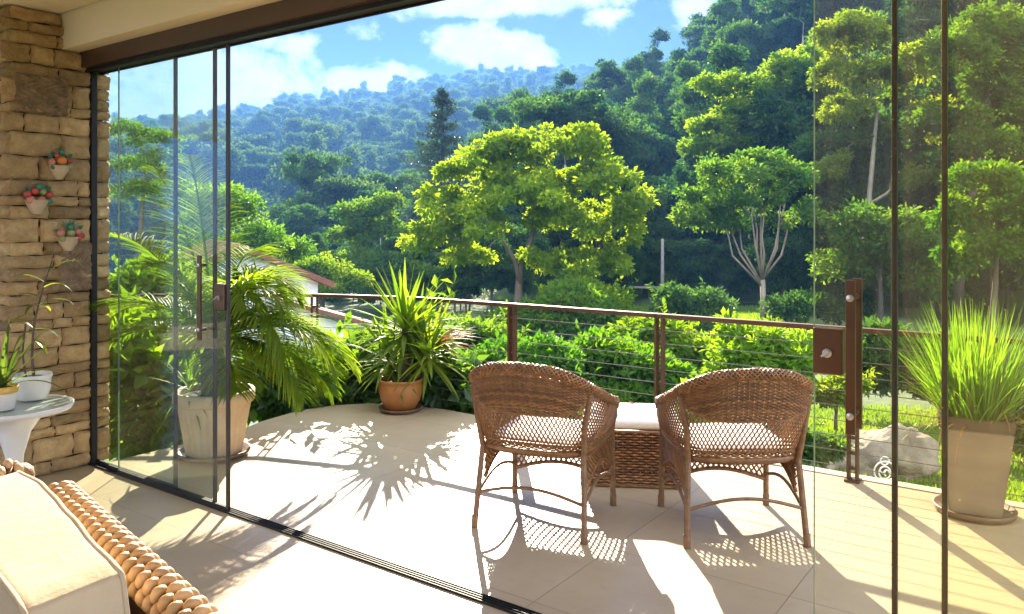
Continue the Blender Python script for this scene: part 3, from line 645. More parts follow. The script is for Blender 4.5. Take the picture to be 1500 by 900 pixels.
# ------------------------------------------------------------------ terrace, room, walls (local frame: origin O, x along the door, y outwards)
def local(mb, name, mat, kind='structure', parent=None, smooth=False):
    o = mb.build(name, mat, parent, smooth); o.location = O; o.rotation_euler = (0, 0, UA)
    if kind: tag(o, kind=kind)
    return o
def to_local(p): v = Vector(p) - O; return (v.dot(U), v.dot(W))
edge_px = [(1374, 723), (1230, 697), (965, 653), (742, 618.5), (690, 607), (650, 599.5), (600, 593.5), (540, 591), (490, 594), (440, 601), (385, 617)]
edge = [gp(*p) for p in edge_px]; el = [to_local(p) for p in edge]
k0 = (el[1][1] + el[2][1]) / 2
el[0] = (12, k0); el[1] = (6, k0); el[2] = (4, k0); el[3] = to_local(edge[3]); 
el.append((.05, 1.05)); el.append((.05, .028)); el.append((12, .028))
def slab(mb, poly, z0, z1, tint=.5):
    n = len(poly); V = [(x, y, z1) for x, y in poly] + [(x, y, z0) for x, y in poly]
    side = np.array([[i, (i + 1) % n, (i + 1) % n + n, i + n] for i in range(n)])
    bm = bmesh.new(); vs = [bm.verts.new((x, y, z1)) for x, y in poly]; f = bm.faces.new(vs)
    bmesh.ops.triangulate(bm, faces=[f]); bm.verts.index_update(); tr = np.array([[v.index for v in f.verts] for f in bm.faces]); bm.free()
    mb.add(V, [tr, tr[:, ::-1] + n, side], tint)
mb = MB(); slab(mb, el, -.45, 0); local(mb, 'terrace_floor', M['tile_out'])
mb = MB(); slab(mb, [(-6, -6.6), (8, -6.6), (8, -.028), (-6, -.028)], -.45, 0); local(mb, 'interior_floor', M['tile_in'])
mb = MB(); slab(mb, [(-6, -.0275), (12, -.0275), (12, .0275), (-6, .0275)], -.45, -.004); local(mb, 'door_threshold', M['black'])
# pale edging stone along the terrace rim
M['edging'] = pm('edging_stone', (.46, .36, .25), (.38, .29, .2), 6, .7, bump=.002)
mb = MB(); slab(mb, [(12, k0), (el[3][0], k0), (el[3][0], k0 + .09), (12, k0 + .09)], -.45, .006); local(mb, 'terrace_edging', M['edging'])

ZC = 2.88
mb = MB(); mb.box((1, -2.9, ZC + .1), (14, 5.4, .2)); local(mb, 'ceiling', M['plaster'])
mb = MB(); mb.box((4.5, -.105, 2.6565 + .1117 + .1), (15, .17, .223 + .2)); local(mb, 'ceiling_drop_beam', M['plaster'])
mb = MB(); mb.box((5.4, -5.65, 1.5), (5.4, .1, 3)); local(mb, 'unseen_back_wall', M['wall_cream'])  # unseen stretch added for the right panes to reflect; the rest stays open for fill
# eave above the terrace side of the door
mb = MB(); mb.box((4.5, .18, 2.97), (15, .4, .24)); local(mb, 'roof_edge', M['plaster'])

# ---- stone wall: a stub carrying the door jamb, then turning left
sw = thing('stone_wall', 'rough tan stone wall at the left end of the glass doors', 'wall', O, UA)
core = MB()
core.box((-.262, -.186, 1.435), (.46, .53, 2.87)); core.box((-3.2, -.30, 1.435), (5.4, .30, 2.87)); core.build('wall_core', M['mortar'], sw)
def stone(mb, rng, org, ax, nrm, w, h, dep, tint):
    """one split-faced stone: a rough front with pulled-in edges; org = lower corner, ax = direction along the face"""
    nx, nz = max(5, int(w / .013)), max(5, int(h / .013))
    u = np.linspace(0, 1, nx + 1); v = np.linspace(0, 1, nz + 1); uu, vv = np.meshgrid(u, v, indexing='ij')
    e = np.minimum(np.minimum(uu * w, (1 - uu) * w), np.minimum(vv * h, (1 - vv) * h))
    ph = rng.uniform(0, 20, 8); sk = rng.normal() * .004; rot = rng.normal() * .012
    lump = .0035 * np.sin(uu * w * 26 + ph[0] + 2 * np.sin(vv * h * 30 + ph[1])) + .003 * np.sin(vv * h * 55 + ph[2] + np.sin(uu * w * 22 + ph[3]))
    chip = rng.normal(size=uu.shape); chip = (chip + np.roll(chip, 1, 0) + np.roll(chip, 1, 1)) * .0016
    facet = -.006 * np.maximum(0, np.sin(uu * w * 17 + vv * h * 23 + ph[6]) - .55) - .008 * (rng.random(uu.shape) > .985)
    D = dep + lump + chip + facet + (uu - .5) * rng.normal() * .010 + (vv - .5) * rng.normal() * .008
    D = np.where(e < .002, -.012, D - .003 * np.exp(-e / .004))
    a = uu * w + .004 * np.sin(vv * 9 + ph[4]); b = vv * h + .003 * np.sin(uu * w * 34 + ph[5]) + (uu - .5) * w * rot
    ax = np.array(ax, float); nrm = np.array(nrm, float)
    V = np.array(org) + a[..., None] * ax + b[..., None] * np.array([0, 0, 1.0]) + D[..., None] * nrm
    i, j = np.meshgrid(np.arange(nx), np.arange(nz), indexing='ij'); k = nz + 1
    F = np.stack([i * k + j, (i + 1) * k + j, (i + 1) * k + j + 1, i * k + j + 1], -1).reshape(-1, 4)
    if np.dot(np.cross(ax, [0, 0, 1]), nrm) < 0: F = F[:, ::-1]
    mb.add(V.reshape(-1, 3), F, np.clip(tint + rng.normal(size=V.shape[0] * V.shape[1]) * .03, 0, 1))
rng = np.random.default_rng(12); sm = MB(); rough = MB(); face = []
z = 0.004; rows = []
while z < 2.84:
    h = rng.choice([.062, .08, .098, .115, .145], p=[.22, .27, .25, .16, .1]); h = min(h, 2.875 - z); rows.append((z, h)); z += h
for q, (z, h) in enumerate(rows):
    # inner face (towards the opening), split at the door jamb
    for (a, b) in ((-.485, -.012), (.012, .115)):
        x = a - (.05 if q % 2 and a < -.4 else 0)
        while x < b - .01:
            w = rng.uniform(.11, .30)
            if b - (x + w) < .07: w = b - x
            if rng.random() < .13 and h > .12:
                stone(sm, rng, (0, x, z), (0, 1, 0), (1, 0, 0), w - .004, h * .48, .006 + rng.uniform(0, .008), rng.beta(3, 2)); stone(sm, rng, (0, x, z + h * .5), (0, 1, 0), (1, 0, 0), w - .004, h * .48, .006 + rng.uniform(0, .01), rng.beta(3, 2))
            else: stone(sm, rng, (0, x, z), (0, 1, 0), (1, 0, 0), w - .003, h - .003, .004 + rng.uniform(0, .020), rng.beta(1.7, 1.2))
            x += w
    # face turned to the room
    x = .0 - (0 if q % 2 else .02)
    while x > -1.6:
        w = rng.uniform(.14, .4)
        stone(sm, rng, (x, -.485, z), (-1, 0, 0), (0, -1, 0), w - .003, h - .003, .004 + rng.uniform(0, .020), rng.beta(1.7, 1.2)); x -= w
    # end turned to the garden
    x = .0
    while x > -.5:
        w = rng.uniform(.14, .3); stone(sm, rng, (x, .1, z), (-1, 0, 0), (0, 1, 0), w - .003, h - .003, .006, rng.beta(3, 2)); x -= w
# two darker deeply-textured blocks
def rough_block(y0, y1, z0, z1, seed):
    r2 = np.random.default_rng(seed); nx, nz = 40, 44; uu, vv = np.meshgrid(np.linspace(0, 1, nx + 1), np.linspace(0, 1, nz + 1), indexing='ij')
    e = np.minimum(np.minimum(uu, 1 - uu) * (y1 - y0), np.minimum(vv, 1 - vv) * (z1 - z0))
    D = .030 + .010 * np.sin(uu * 9 + 3 * np.sin(vv * 6 + seed)) * np.sin(vv * 11 + 2.5 * np.sin(uu * 7)) + .006 * np.sin(uu * 31 + 5 * np.sin(vv * 13)) + r2.normal(size=uu.shape) * .002
    D = np.where(e < .003, -.012, D - .02 * np.exp(-e / .012))
    V = np.stack([D, y0 + uu * (y1 - y0), z0 + vv * (z1 - z0)], -1); i, j = np.meshgrid(np.arange(nx), np.arange(nz), indexing='ij'); k = nz + 1
    F = np.stack([i * k + j, (i + 1) * k + j, (i + 1) * k + j + 1, i * k + j + 1], -1).reshape(-1, 4)
    MB().add(V.reshape(-1, 3), F, .6).build('rough_stone', M['rough_stone'], sw, True)
rough_block(-.215, -.014, 1.13, 1.44, 3); rough_block(-.47, -.16, 2.235, 2.475, 9)
sm.build('face_stones', M['stone'], sw, True)

# ---- three ceramic fruit baskets hanging on the stone
def fruit_basket(px, py, label, fruits, sc=1.0):
    # where the sight line to the basket meets the stone face s = 0
    kx = (px - 750) / FOC; t = (O.x - kx * O.y) / (kx * W.y - W.x); p = st(0, t); z = CAM_H + (HOR - py) / FOC * p.y
    r = thing('wall_basket', label, 'wall ornament', (*(st(.02, t)[:2]), z), UA, 'ceramic fruit baskets on the stone wall'); r.scale = (sc, sc, sc)
    b = MB(); b.lathe([(.0, -.075), (.02, -.07), (.045, -.03), (.058, .0), (.052, .004), (.04, -.02)], n=12, sweep=(-math.pi / 2, math.pi / 2)); b.build('basket', M['basket_clay'], r, False)
    for i, (y, zz, rad, m) in enumerate(fruits):
        f = MB(); f.blob((.022 + .01 * (i % 2), y, zz), rad, seed=i, amp=.06); f.build('fruit', M[m], r, True)
    rg = np.random.default_rng(int(px))
    for i in range(5):
        a = rg.uniform(.2, 2.9); l = MB(); d = np.array([.25, math.cos(a), math.sin(a)]); P = np.array([[.02, d[1] * .045, .02 + d[2] * .03]])
        leaves(l, P, d[None], np.array([[1.0, 0, .2]]), .042, .024, .4); l.build('leaf', M['fruit_green'], r)
    return r
fruit_basket(84, 244, 'topmost of the ceramic fruit baskets on the stone wall, with a big orange fruit', [(-.045, .02, .02, 'fruit_pink'), (0, .028, .026, 'fruit_orange'), (.045, .03, .018, 'fruit_red'), (-.025, .055, .014, 'fruit_red'), (.005, -.002, .02, 'fruit_yellow'), (.042, 0, .018, 'fruit_lime'), (-.035, -.005, .018, 'fruit_green'), (0, .075, .017, 'fruit_green')], 1.15)
fruit_basket(51, 294, 'middle ceramic fruit basket on the stone wall, mostly red and green fruit', [(-.05, .03, .02, 'fruit_red'), (-.02, .045, .019, 'fruit_red'), (.02, .045, .02, 'fruit_lime'), (.05, .03, .019, 'fruit_red'), (-.035, .002, .023, 'fruit_pink'), (.01, .0, .022, 'fruit_pink'), (.048, -.002, .02, 'fruit_green'), (0, .07, .018, 'fruit_green')], 1.2)
fruit_basket(97, 348, 'lowest ceramic fruit basket, hanging over a dark carved-looking stone block', [(-.045, .025, .022, 'fruit_pink'), (0, .022, .022, 'fruit_lime'), (.04, .028, .019, 'fruit_pink'), (-.04, -.005, .018, 'fruit_lime'), (0, -.002, .02, 'fruit_yellow'), (.04, -.002, .018, 'fruit_red'), (.06, .01, .017, 'fruit_red'), (0, .055, .018, 'fruit_green')], 1.2)

# ------------------------------------------------------------------ sliding glass doors
hd = thing('door_header', 'dark brown beam carrying the sliding glass door track', 'beam', O, UA)
MB().box((4.5, -.02, 2.606), (9.0, .13, .1)).build('beam', M['brown_wood'], hd)
hb_ = MB(); hb_.box((4.5, -.045, 2.544), (9, .012, .024)); hb_.box((4.5, 0, 2.549), (9, .10, .013)); hb_.box((4.5, .045, 2.544), (9, .012, .024)); hb_.build('top_track', M['black'], hd)
tr = thing('floor_track', 'low black three-rail floor track of the sliding doors', 'door track', O, UA)
for y in (-.025, -.008, .008, .025): MB().box((4.5, y, .004), (9, .004, .014)).build('rail', M['black'], tr)
jb = MB(); jb.box((.010, 0.0, 1.268), (.020, .036, 2.536)); tag(local(jb, 'wall_jamb', M['black'], None), 'thin black door jamb against the stone wall', 'door jamb')
def panel(label, s0, s1, t, glass, gaskets, handle=None, lock=None, bare=None):
    r = thing('glass_panel', label, 'glass door', st(s0, t), UA, None)
    w = s1 - s0
    g = MB(); g.box((w / 2, 0, 1.275), (w, .008, 2.515)); g.build('glass', M[glass], r)
    sh = MB(); sh.box((w / 2, 0, .02), (w - .002, .013, .022)); sh.build('bottom_rail', M['black'], r)
    for s in gaskets:
        MB().box((s - s0, 0, 1.278), (.015, .020, 2.505), bev=.002).build('gasket', M['gasket'], r)
    if bare is not None: MB().box((bare, 0, 1.275), (.0022, .0095, 2.512)).build('polished_edge', M['glass_edge'], r)
    if handle is not None:
        hx = handle - s0
        for sd in ((-1, 1) if s0 > 3 else (-1,)):
            hh = MB(); hh.box((hx, sd * .044, 1.152), (.028, .014, .465), bev=.003)
            for zz in (1.33, .975): hh.tube([(hx, sd * .0045, zz), (hx, sd * .040, zz)], .009, 10)
            hh.build('handle', M['bronze'], r, False)
        for zz in (1.33, .975):
            bo = MB().lathe([(0, 0), (.011, 0), (.011, .004), (.0, .006)], n=12).build('handle_bolt', M['steel'], r, False); bo.location = (hx, -.0515, zz); bo.rotation_euler = (R(90), 0, 0)
    if lock is not None:
        lx = lock - s0; lo = MB(); lo.box((lx, 0, 1.16), (.088, .046, .142), bev=.005); lo = lo.build('lock_case', M['bronze'], r)
        kn = MB(); kn.lathe([(0, 0), (.014, 0), (.014, .005), (.009, .007), (.009, .012), (0, .012)], n=16); kn.box((0, 0, .018), (.03, .007, .014), rz=.6, bev=.002)
        k = kn.build('thumb_turn', M['steel'], lo); k.location = (lx, -.0235, 1.155); k.rotation_euler = (R(90), 0, 0)
    return r
panel('fixed glass panel against the stone wall, with one dark vertical seal', .026, .934, .016, 'glass_clean', [.934 - .011])
panel('middle left sliding glass panel with a dark seal beside the pull handle', .20, 1.345, 0.0, 'glass_clean', [1.345 - .011])
panel('front left sliding glass panel with pull handle and lock case', .354, 1.489, -.016, 'glass_clean', [1.489 - .012], handle=1.28, lock=1.425, bare=-.0025)
panel('right sliding glass panel with pull handle and lock case near its bare edge', 4.53, 5.66, -.016, 'glass_dusty', [], handle=4.645, lock=4.572, bare=-.0025)
panel('middle right spotted glass panel with a dark seal', 4.745, 5.86, 0.0, 'glass_dusty', [4.756])
panel('outermost right spotted glass panel, its dark seal beside the grass planter', 4.875, 6.0, .016, 'glass_dusty', [4.886])

# ------------------------------------------------------------------ cable railing
rl = thing('cable_railing', 'brown railing with thin steel cables round the terrace', 'railing', (0, 0, 0))
HR = .905
posts = [st(s, k0 - .02) for s in (6.6, 5.33)] + [gp(1252, 703), gp(965, 655), gp(742, 621)]
nrmW = np.array([W.x, W.y])
pr = [gp(1252, 702)]; pl = gp(742, 619.5)
s_a, t_a = to_local(gp(1252, 702)); s_c, t_c = to_local(pl); tl = k0 - .045
step = (s_a - s_c) / 2
line = [st(s_a + step * 2, tl), st(s_a + step, tl), st(s_a, tl), st((s_a + s_c) / 2, tl), st(s_c, tl)]
bend = [Vector((-.87, 6.86, 0)), Vector((-1.78, 7.14, 0)), Vector((-2.75, 7.14, 0)), Vector((-3.7, 7.05, 0))]
allp = line + bend
def post(p, ang):
    m = MB()
    for sx in (-1, 1): m.box((p.x + math.cos(ang) * .024 * sx, p.y + math.sin(ang) * .024 * sx, HR / 2 + .005), (.016, .05, HR + .03), rz=ang, bev=.002)
    for zz in np.linspace(.08, HR - .09, 9): m.box((p.x, p.y, zz), (.034, .02, .02), rz=ang)
    m.box((p.x, p.y, .008), (.085, .09, .012), rz=ang)
    m.build('post', M['rail_brown'], rl)
for i, p in enumerate(allp):
    a = UA if i < 5 else 0.1; post(p, a)
for i in range(len(allp) - 1):
    a, b = allp[i], allp[i + 1]; v = b - a; ang = math.atan2(v.y, v.x); L = v.length
    m = MB(); m.box(((a.x + b.x) / 2, (a.y + b.y) / 2, HR + .012), (L + .004, .05, .03), rz=ang, bev=.003); m.build('top_rail', M['rail_brown'], rl)
for zz in np.linspace(.08, HR - .09, 9):
    m = MB(); m.tube([(p.x, p.y, zz) for p in allp], .0026, 6); m.build('cable', M['cable'], rl)

# ------------------------------------------------------------------ wicker weaving
def weave(mb, S, rows, nu, amp=.004, rad=.0055, u0=0.0, u1=1.0, v0=0.0, v1=1.0, keep=None, sub=4, stake=True, n=5, rng=None, flat=.7):
    """over-and-under strands on the surface S(u, v) -> (points, normals); keep(u, v) cuts the weave"""
    rng = rng or np.random.default_rng(0)
    uu = np.linspace(u0, u1, nu * sub + 1)
    def runs(mask):
        out = []; i = 0
        while i < len(mask):
            if mask[i]:
                j = i
                while j + 1 < len(mask) and mask[j + 1]: j += 1
                if j - i >= 3: out.append((i, j + 1))
                i = j + 1
            else: i += 1
        return out
    for r in range(rows):
        v = v0 + (v1 - v0) * (r + .5) / rows; vv = np.full_like(uu, v)
        mask = np.ones(len(uu), bool) if keep is None else keep(uu, vv)
        P, N = S(uu, vv); off = amp * np.cos(math.pi * (np.arange(len(uu)) / sub + r))
        Q = P + N * off[:, None]
        for a, b in runs(mask): mb.tube(Q[a:b], rad * rng.uniform(.9, 1.08), n, tint=rng.uniform(.2, .9), flat=flat)
    if stake:
        vs = np.linspace(v0, v1, 14)
        for k in range(nu + 1):
            u = u0 + (u1 - u0) * k / nu; us = np.full_like(vs, u)
            mask = np.ones(len(vs), bool) if keep is None else keep(us, vs)
            P, N = S(us, vs)
            for a, b in runs(mask): mb.tube(P[a:b], rad * .6, 4, tint=.4)
def lattice(mb, S, du, slope, u0, u1, v0, v1, keep=None, rad=.0028, tint=.5, ns=22, rng=None):
    rng = rng or np.random.default_rng(1)
    vs = np.linspace(v0, v1, ns); span = abs(slope) * (v1 - v0)
    for sg in (-1, 1):
        for a in np.arange(u0 - span, u1 + span, du):
            us = a + sg * slope * (vs - v0)
            mask = (us >= u0) & (us <= u1)
            if keep is not None: mask &= keep(us, vs)
            if mask.sum() < 3: continue
            P, N = S(np.clip(us, u0, u1), vs); P = P + N * (.0022 * sg)
            i = 0
            while i < ns:
                if mask[i]:
                    j = i
                    while j + 1 < ns and mask[j + 1]: j += 1
                    if j - i >= 2: mb.tube(P[i:j + 1], rad, 4, tint=rng.uniform(.25, .8))
                    i = j + 1
                else: i += 1
def catmull(pts, n):
    P = np.asarray(pts, float); P = np.vstack([2 * P[0] - P[1], P, 2 * P[-1] - P[-2]]); m = len(P) - 3; out = []
    for q in np.linspace(0, m, n):
        i = min(int(q), m - 1); t = q - i; a, b, c, d = P[i:i + 4]
        out.append(.5 * (2 * b + (c - a) * t + (2 * a - 5 * b + 4 * c - d) * t * t + (3 * b - a - 3 * c + d) * t ** 3))
    return np.array(out)
def wrapped(mb, P, r, n=8, pitch=.0075, tint=.5):
    P = np.asarray([tuple(p) for p in P], float); L = np.linalg.norm(np.diff(P, axis=0), axis=1).sum(); m = max(8, int(L / pitch * 2))
    s = np.concatenate([[0], np.cumsum(np.linalg.norm(np.diff(P, axis=0), axis=1))]); q = np.linspace(0, s[-1], m)
    Q = np.stack([np.interp(q, s, P[:, k]) for k in range(3)], 1)
    mb.tube(Q, np.where(np.arange(m) % 2 == 0, r, r * .86), n, tint=np.repeat(np.random.default_rng(m).uniform(.3, .7, m), n))

# ---- wicker armchair
def make_chair(label, loc, rz):
    r = thing('wicker_armchair', label, 'armchair', loc, rz, 'wicker armchairs on the terrace')
    lo = [(0, -.275, .42), (.152, -.26, .42), (.255, -.20, .42), (.283, -.02, .42), (.288, .13, .42), (.285, .265, .42)]
    up = [(0, -.39, .855), (.18, -.37, .835), (.297, -.285, .77), (.335, -.06, .675), (.33, .12, .62), (.305, .28, .585)]
    f = np.linspace(0, 1, 60)
    LO = catmull(lo, 60); UP = catmull(up, 60)
    def S(u, v):
        u = np.asarray(u, float); v = np.asarray(v, float); a = np.abs(u); sg = np.sign(u)
        def ev(a, sg, v):
            l = np.stack([np.interp(a, f, LO[:, k]) for k in range(3)], -1); q = np.stack([np.interp(a, f, UP[:, k]) for k in range(3)], -1)
            l[..., 0] *= sg; q[..., 0] *= sg
            p = l + (q - l) * v[..., None]; return p
        P = ev(a, np.where(sg == 0, 1, sg), v)
        e = .01
        u2 = u + e; Pu = ev(np.clip(np.abs(u2), 0, 1), np.where(u2 < 0, -1, 1), v) - P
        Pv = ev(a, np.where(sg == 0, 1, sg), np.clip(v + e, 0, 2)) - P
        N = norm(np.cross(Pu, Pv)); c = np.array([0, .1, 0]); flip = ((P - c)[..., :2] * N[..., :2]).sum(-1) < 0; N[flip] *= -1
        # back bulges a little outwards between seat and rim
        P = P + N * (np.sin(np.clip(v, 0, 1) * math.pi) * .018)[..., None]
        return P, N
    def vb(u): return np.clip(.47 + .5 * (np.abs(u) / .47) ** 3.2, 0, 1.2)
    rg = np.random.default_rng(5)
    b = MB(); weave(b, S, 54, 74, amp=.0052, rad=.0070, u0=-1, u1=1, keep=lambda u, v: (v > vb(u)) & (v < .985), rng=rg)
    weave(b, S, 42, 74, amp=.0045, rad=.0056, u0=-1, u1=1, keep=lambda u, v: v < np.where(np.abs(u) < .5, .10, .2), rng=rg)
    b.build('backrest', M['wicker'], r, True)
    l = MB(); lattice(l, S, .0275, .27, -1, 1, .06, 1.0, keep=lambda u, v: v < vb(u) + .03, rad=.0040, rng=rg)
    # arc-shaped cord under the solid weave and the band cord at seat level
    uu = np.linspace(-.47, .47, 60); P, N = S(uu, vb(uu)); l.tube(P, .007, 6, tint=.6)
    uu = np.linspace(-1, 1, 120); P, N = S(uu, np.full(120, .1)); l.tube(P, .0055, 6)
    l.build('lattice', M['wicker'], r, True)
    # rolled braided rim that runs down into the front legs
    uu = np.linspace(-1, 1, 260); P, N = S(uu, np.full(260, 1.0))
    tip_r = catmull([P[-1], P[-1] + np.array([-.004, .035, -.012]), P[-1] + np.array([-.012, .045, -.05])], 16); tip_l = tip_r * np.array([-1, 1, 1])
    P = np.vstack([tip_l[::-1][:-1], P, tip_r[1:]])
    rm = MB(); rr = .0205 + .005 * np.cos(np.linspace(-1, 1, len(P)) * 2.2)
    rm.tube(P, rr * .80, 10, tint=.15)
    T = norm(np.gradient(P, axis=0)); A = norm(np.cross(T, np.array([0, 0, 1.0]))); B = np.cross(A, T)
    sl = np.concatenate([[0], np.cumsum(np.linalg.norm(np.diff(P, axis=0), axis=1))]); tot = sl[-1]
    for dirn in (1, -1):
        for st0 in range(7):
            q = np.linspace(0, tot, 520); th = dirn * q / .155 * 2 * math.pi + st0 * 2 * math.pi / 7
            ip = lambda X: np.stack([np.interp(q, sl, X[:, k]) for k in range(3)], 1)
            rq = np.interp(q, sl, rr) * (.93 + .07 * dirn * np.cos(th * 3.5))
            rm.tube(ip(P) + ip(A) * (np.cos(th) * rq)[:, None] + ip(B) * (np.sin(th) * rq)[:, None], .0052, 5, tint=rg.uniform(.35, .9), flat=.8)
    rm.build('rim', M['wicker'], r, True)
    # seat
    s = MB(); out = LO[:, :2]; ring = np.vstack([out[::-1] * np.array([-1, 1]), out]); poly = [tuple(p * .985) for p in ring]
    slab(s, poly, .392, .41, .3)
    ringz = np.column_stack([ring, np.full(len(ring), .415)]); s.tube(ringz, .014, 8, tint=.5)
    s.tube([(-.285, .265, .405), (.285, .265, .405)], .016, 8)
    for yy in np.linspace(-.24, .25, 24):
        hw = np.interp(yy, out[:, 1], out[:, 0]) if yy > -.27 else .1; q = np.linspace(-hw, hw, 40)
        s.tube(np.stack([q, np.full(40, yy), .412 + .003 * np.cos(np.arange(40) * math.pi / 2 + yy * 300)], 1), .0075, 5, tint=rg.uniform(.3, .8))
    s.build('seat', M['wicker'], r, True)
    # open-weave aprons with arched lower edges
    def apron(name, p0, p1, zl, rise):
        p0 = np.array(p0); p1 = np.array(p1)
        def SA(u, v):
            zb = zl + rise * np.sin(np.clip(u, 0, 1) * math.pi); q = p0 + (p1 - p0) * u[..., None]
            P = np.stack([q[..., 0], q[..., 1], zb + (.40 - zb) * v], -1); d = norm((p1 - p0)[None])[0]; N = np.broadcast_to(np.array([-d[1], d[0], 0]), P.shape); return P, N
        L = np.linalg.norm(p1 - p0); a = MB()
        lattice(a, SA, .030 / L, .30, 0, 1, 0, 1, rad=.0052, rng=rg, ns=18)
        weave(a, SA, 4, int(L / .026), u0=0, u1=1, v0=.86, v1=1, rng=rg); weave(a, SA, 2, int(L / .026), u0=0, u1=1, v0=0, v1=.07, rng=rg)
        uu = np.linspace(0, 1, 30); P, N = SA(uu, np.zeros(30)); wrapped(a, P, .0105, 7)
        a.build(name, M['wicker'], r, True)
    apron('front_apron', (-.275, .268, 0), (.275, .268, 0), .15, .06)
    for sx in (-1, 1): apron('side_apron', (sx * .285, .25, 0), (sx * .275, -.19, 0), .235, .08)
    # legs: back pair runs on up to the rim, front pair up to the arms
    for sx in (-1, 1):
        m = MB(); Pb, _ = S(np.array([sx * .44]), np.array([.97])); pb = Pb[0]
        wrapped(m, [(sx * .292, -.285, 0), (sx * .283, -.255, .2), (sx * .272, -.225, .41), (sx * .285, -.255, .55), tuple(pb + np.array([sx * .004, -.012, -.02]))], .0168)
        wrapped(m, [(sx * .292, -.285, 0.001), (sx * .291, -.28, .06)], .0195); m.build('leg', M['wicker_dark'], r, True)
        m = MB(); wrapped(m, [(sx * .292, .285, 0), (sx * .29, .278, .2), (sx * .287, .272, .41), (sx * .298, .283, .56)], .0168)
        wrapped(m, [(sx * .292, .285, 0.001), (sx * .292, .284, .06)], .0195); m.build('leg', M['wicker_dark'], r, True)
    # bowed stretchers
    def bow(p0, p1, rise, pull=(0, 0)):
        q = np.linspace(0, 1, 24); p0 = np.array(p0); p1 = np.array(p1); b_ = np.sin(q * math.pi)
        P = p0 + (p1 - p0) * q[:, None]; P[:, 2] += rise * b_; P[:, 0] += pull[0] * b_; P[:, 1] += pull[1] * b_
        m = MB(); wrapped(m, P, .0095, 7); m.build('stretcher', M['wicker_dark'], r, True)
    bow((-.282, -.262, .175), (.282, -.262, .175), .05)
    for sx in (-1, 1): bow((sx * .283, -.25, .175), (sx * .288, .27, .175), .06)
    return r
fw = Vector((.367, .93, 0)).normalized()
def chair_at(bl, br, rz):      # from the surveyed feet of the two back legs
    c = (bl + br) / 2; f = Vector((-math.sin(rz), math.cos(rz), 0)); return c + f * .285
rzL = -math.atan2(.367, .93); cL = chair_at(gp(693, 772), gp(858, 797), rzL)
rzR = math.atan2(.03, 1); cR = chair_at(gp(1012, 803), gp(1177, 801), rzR)
chL = make_chair('brown wicker armchair standing nearer the yucca, turned slightly towards the ottoman', cL, rzL)
chR = dup(chL, cR, rzR, 'brown wicker armchair in front of the round green bush, beside the right glass panel')
def cushion(label, root):
    m = MB(); n = 14; u, v = np.meshgrid(np.linspace(-1, 1, n + 1), np.linspace(-1, 1, n + 1), indexing='ij')
    sq = (1 - np.abs(u) ** 5) * (1 - np.abs(v) ** 5)
    for sg in (1, -1):
        x = u * .252 * (1 - .05 * v * 0); y = v * .235 + .02; x = x * np.where(y < -.1, 1 - (-.1 - y) * 1.6, 1)
        V = np.stack([x, y, .452 + sg * (.003 + .022 * sq ** .45)], -1).reshape(-1, 3)
        i, j = np.meshgrid(np.arange(n), np.arange(n), indexing='ij'); k = n + 1; F = np.stack([i * k + j, (i + 1) * k + j, (i + 1) * k + j + 1, i * k + j + 1], -1).reshape(-1, 4)
        m.add(V, F if sg > 0 else F[:, ::-1])
    o = m.build('seat_cushion', M['fabric'], None, True); o.location = root.location; o.rotation_euler = root.rotation_euler
    tag(o, label, 'cushion', 'white cushions on the wicker armchairs')
cushion('white seat cushion in the wicker armchair nearer the yucca', chL); cushion('white seat cushion in the wicker armchair by the right glass panel', chR)

# ---- wicker ottoman with a white cushion
ot = thing('wicker_ottoman', 'square woven wicker ottoman between the two armchairs', 'ottoman', Vector((.735, 4.92, 0)), -.12)
wd, dp, hh = .58, .5, .33
def side_S(p0, p1):
    p0 = np.array(p0); p1 = np.array(p1); d = norm((p1 - p0)[None])[0]
    def SS(u, v):
        q = p0 + (p1 - p0) * np.asarray(u)[..., None]; P = np.stack([q[..., 0], q[..., 1], .012 + v * (hh - .012)], -1); return P, np.broadcast_to(np.array([d[1], -d[0], 0]), P.shape)
    return SS
rg = np.random.default_rng(9)
for (a, b) in (((-wd / 2, -dp / 2, 0), (wd / 2, -dp / 2, 0)), ((wd / 2, -dp / 2, 0), (wd / 2, dp / 2, 0)), ((wd / 2, dp / 2, 0), (-wd / 2, dp / 2, 0)), ((-wd / 2, dp / 2, 0), (-wd / 2, -dp / 2, 0))):
    m = MB(); L = math.dist(a, b); weave(m, side_S(a, b), 20, int(L / .034), amp=.006, rad=.0088, rng=rg, n=6); m.build('woven_side', M['wicker'], ot, True)
m = MB(); m.box((0, 0, hh / 2 + .008), (wd - .016, dp - .016, hh - .02)); m.build('body', M['wicker_core'], ot)
m = MB()
for zz in (.012, hh): m.tube([(-wd / 2, -dp / 2, zz), (wd / 2, -dp / 2, zz), (wd / 2, dp / 2, zz), (-wd / 2, dp / 2, zz), (-wd / 2, -dp / 2, zz)], .011, 8, tint=.5)
m.build('rim', M['wicker'], ot, True)
m = MB(); m.box((0, 0, 0), (wd - .01, dp - .01, .055), bev=.018)
oc = m.build('ottoman_cushion', M['fabric'], None, True); oc.location = ot.location + Vector((0, 0, hh + .037)); oc.rotation_euler = (0, 0, -.12); tag(oc, 'flat white cushion on the wicker ottoman', 'cushion')
m = MB(); rgp = np.random.default_rng(2); leaves(m, np.array([[0, 0, 0.004], [.004, .01, .004]]), np.array([[1.0, .3, .5], [-.3, 1, .6]]), np.array([[0, 0, 1.0], [0, .3, 1]]), .035, .024, .5)
pt = m.build('fallen_flower', M['fruit_red'], None); pt.location = ot.location + Vector((.03, .15, hh + .0655)); tag(pt, 'small fallen red flower on the ottoman cushion', 'flower')

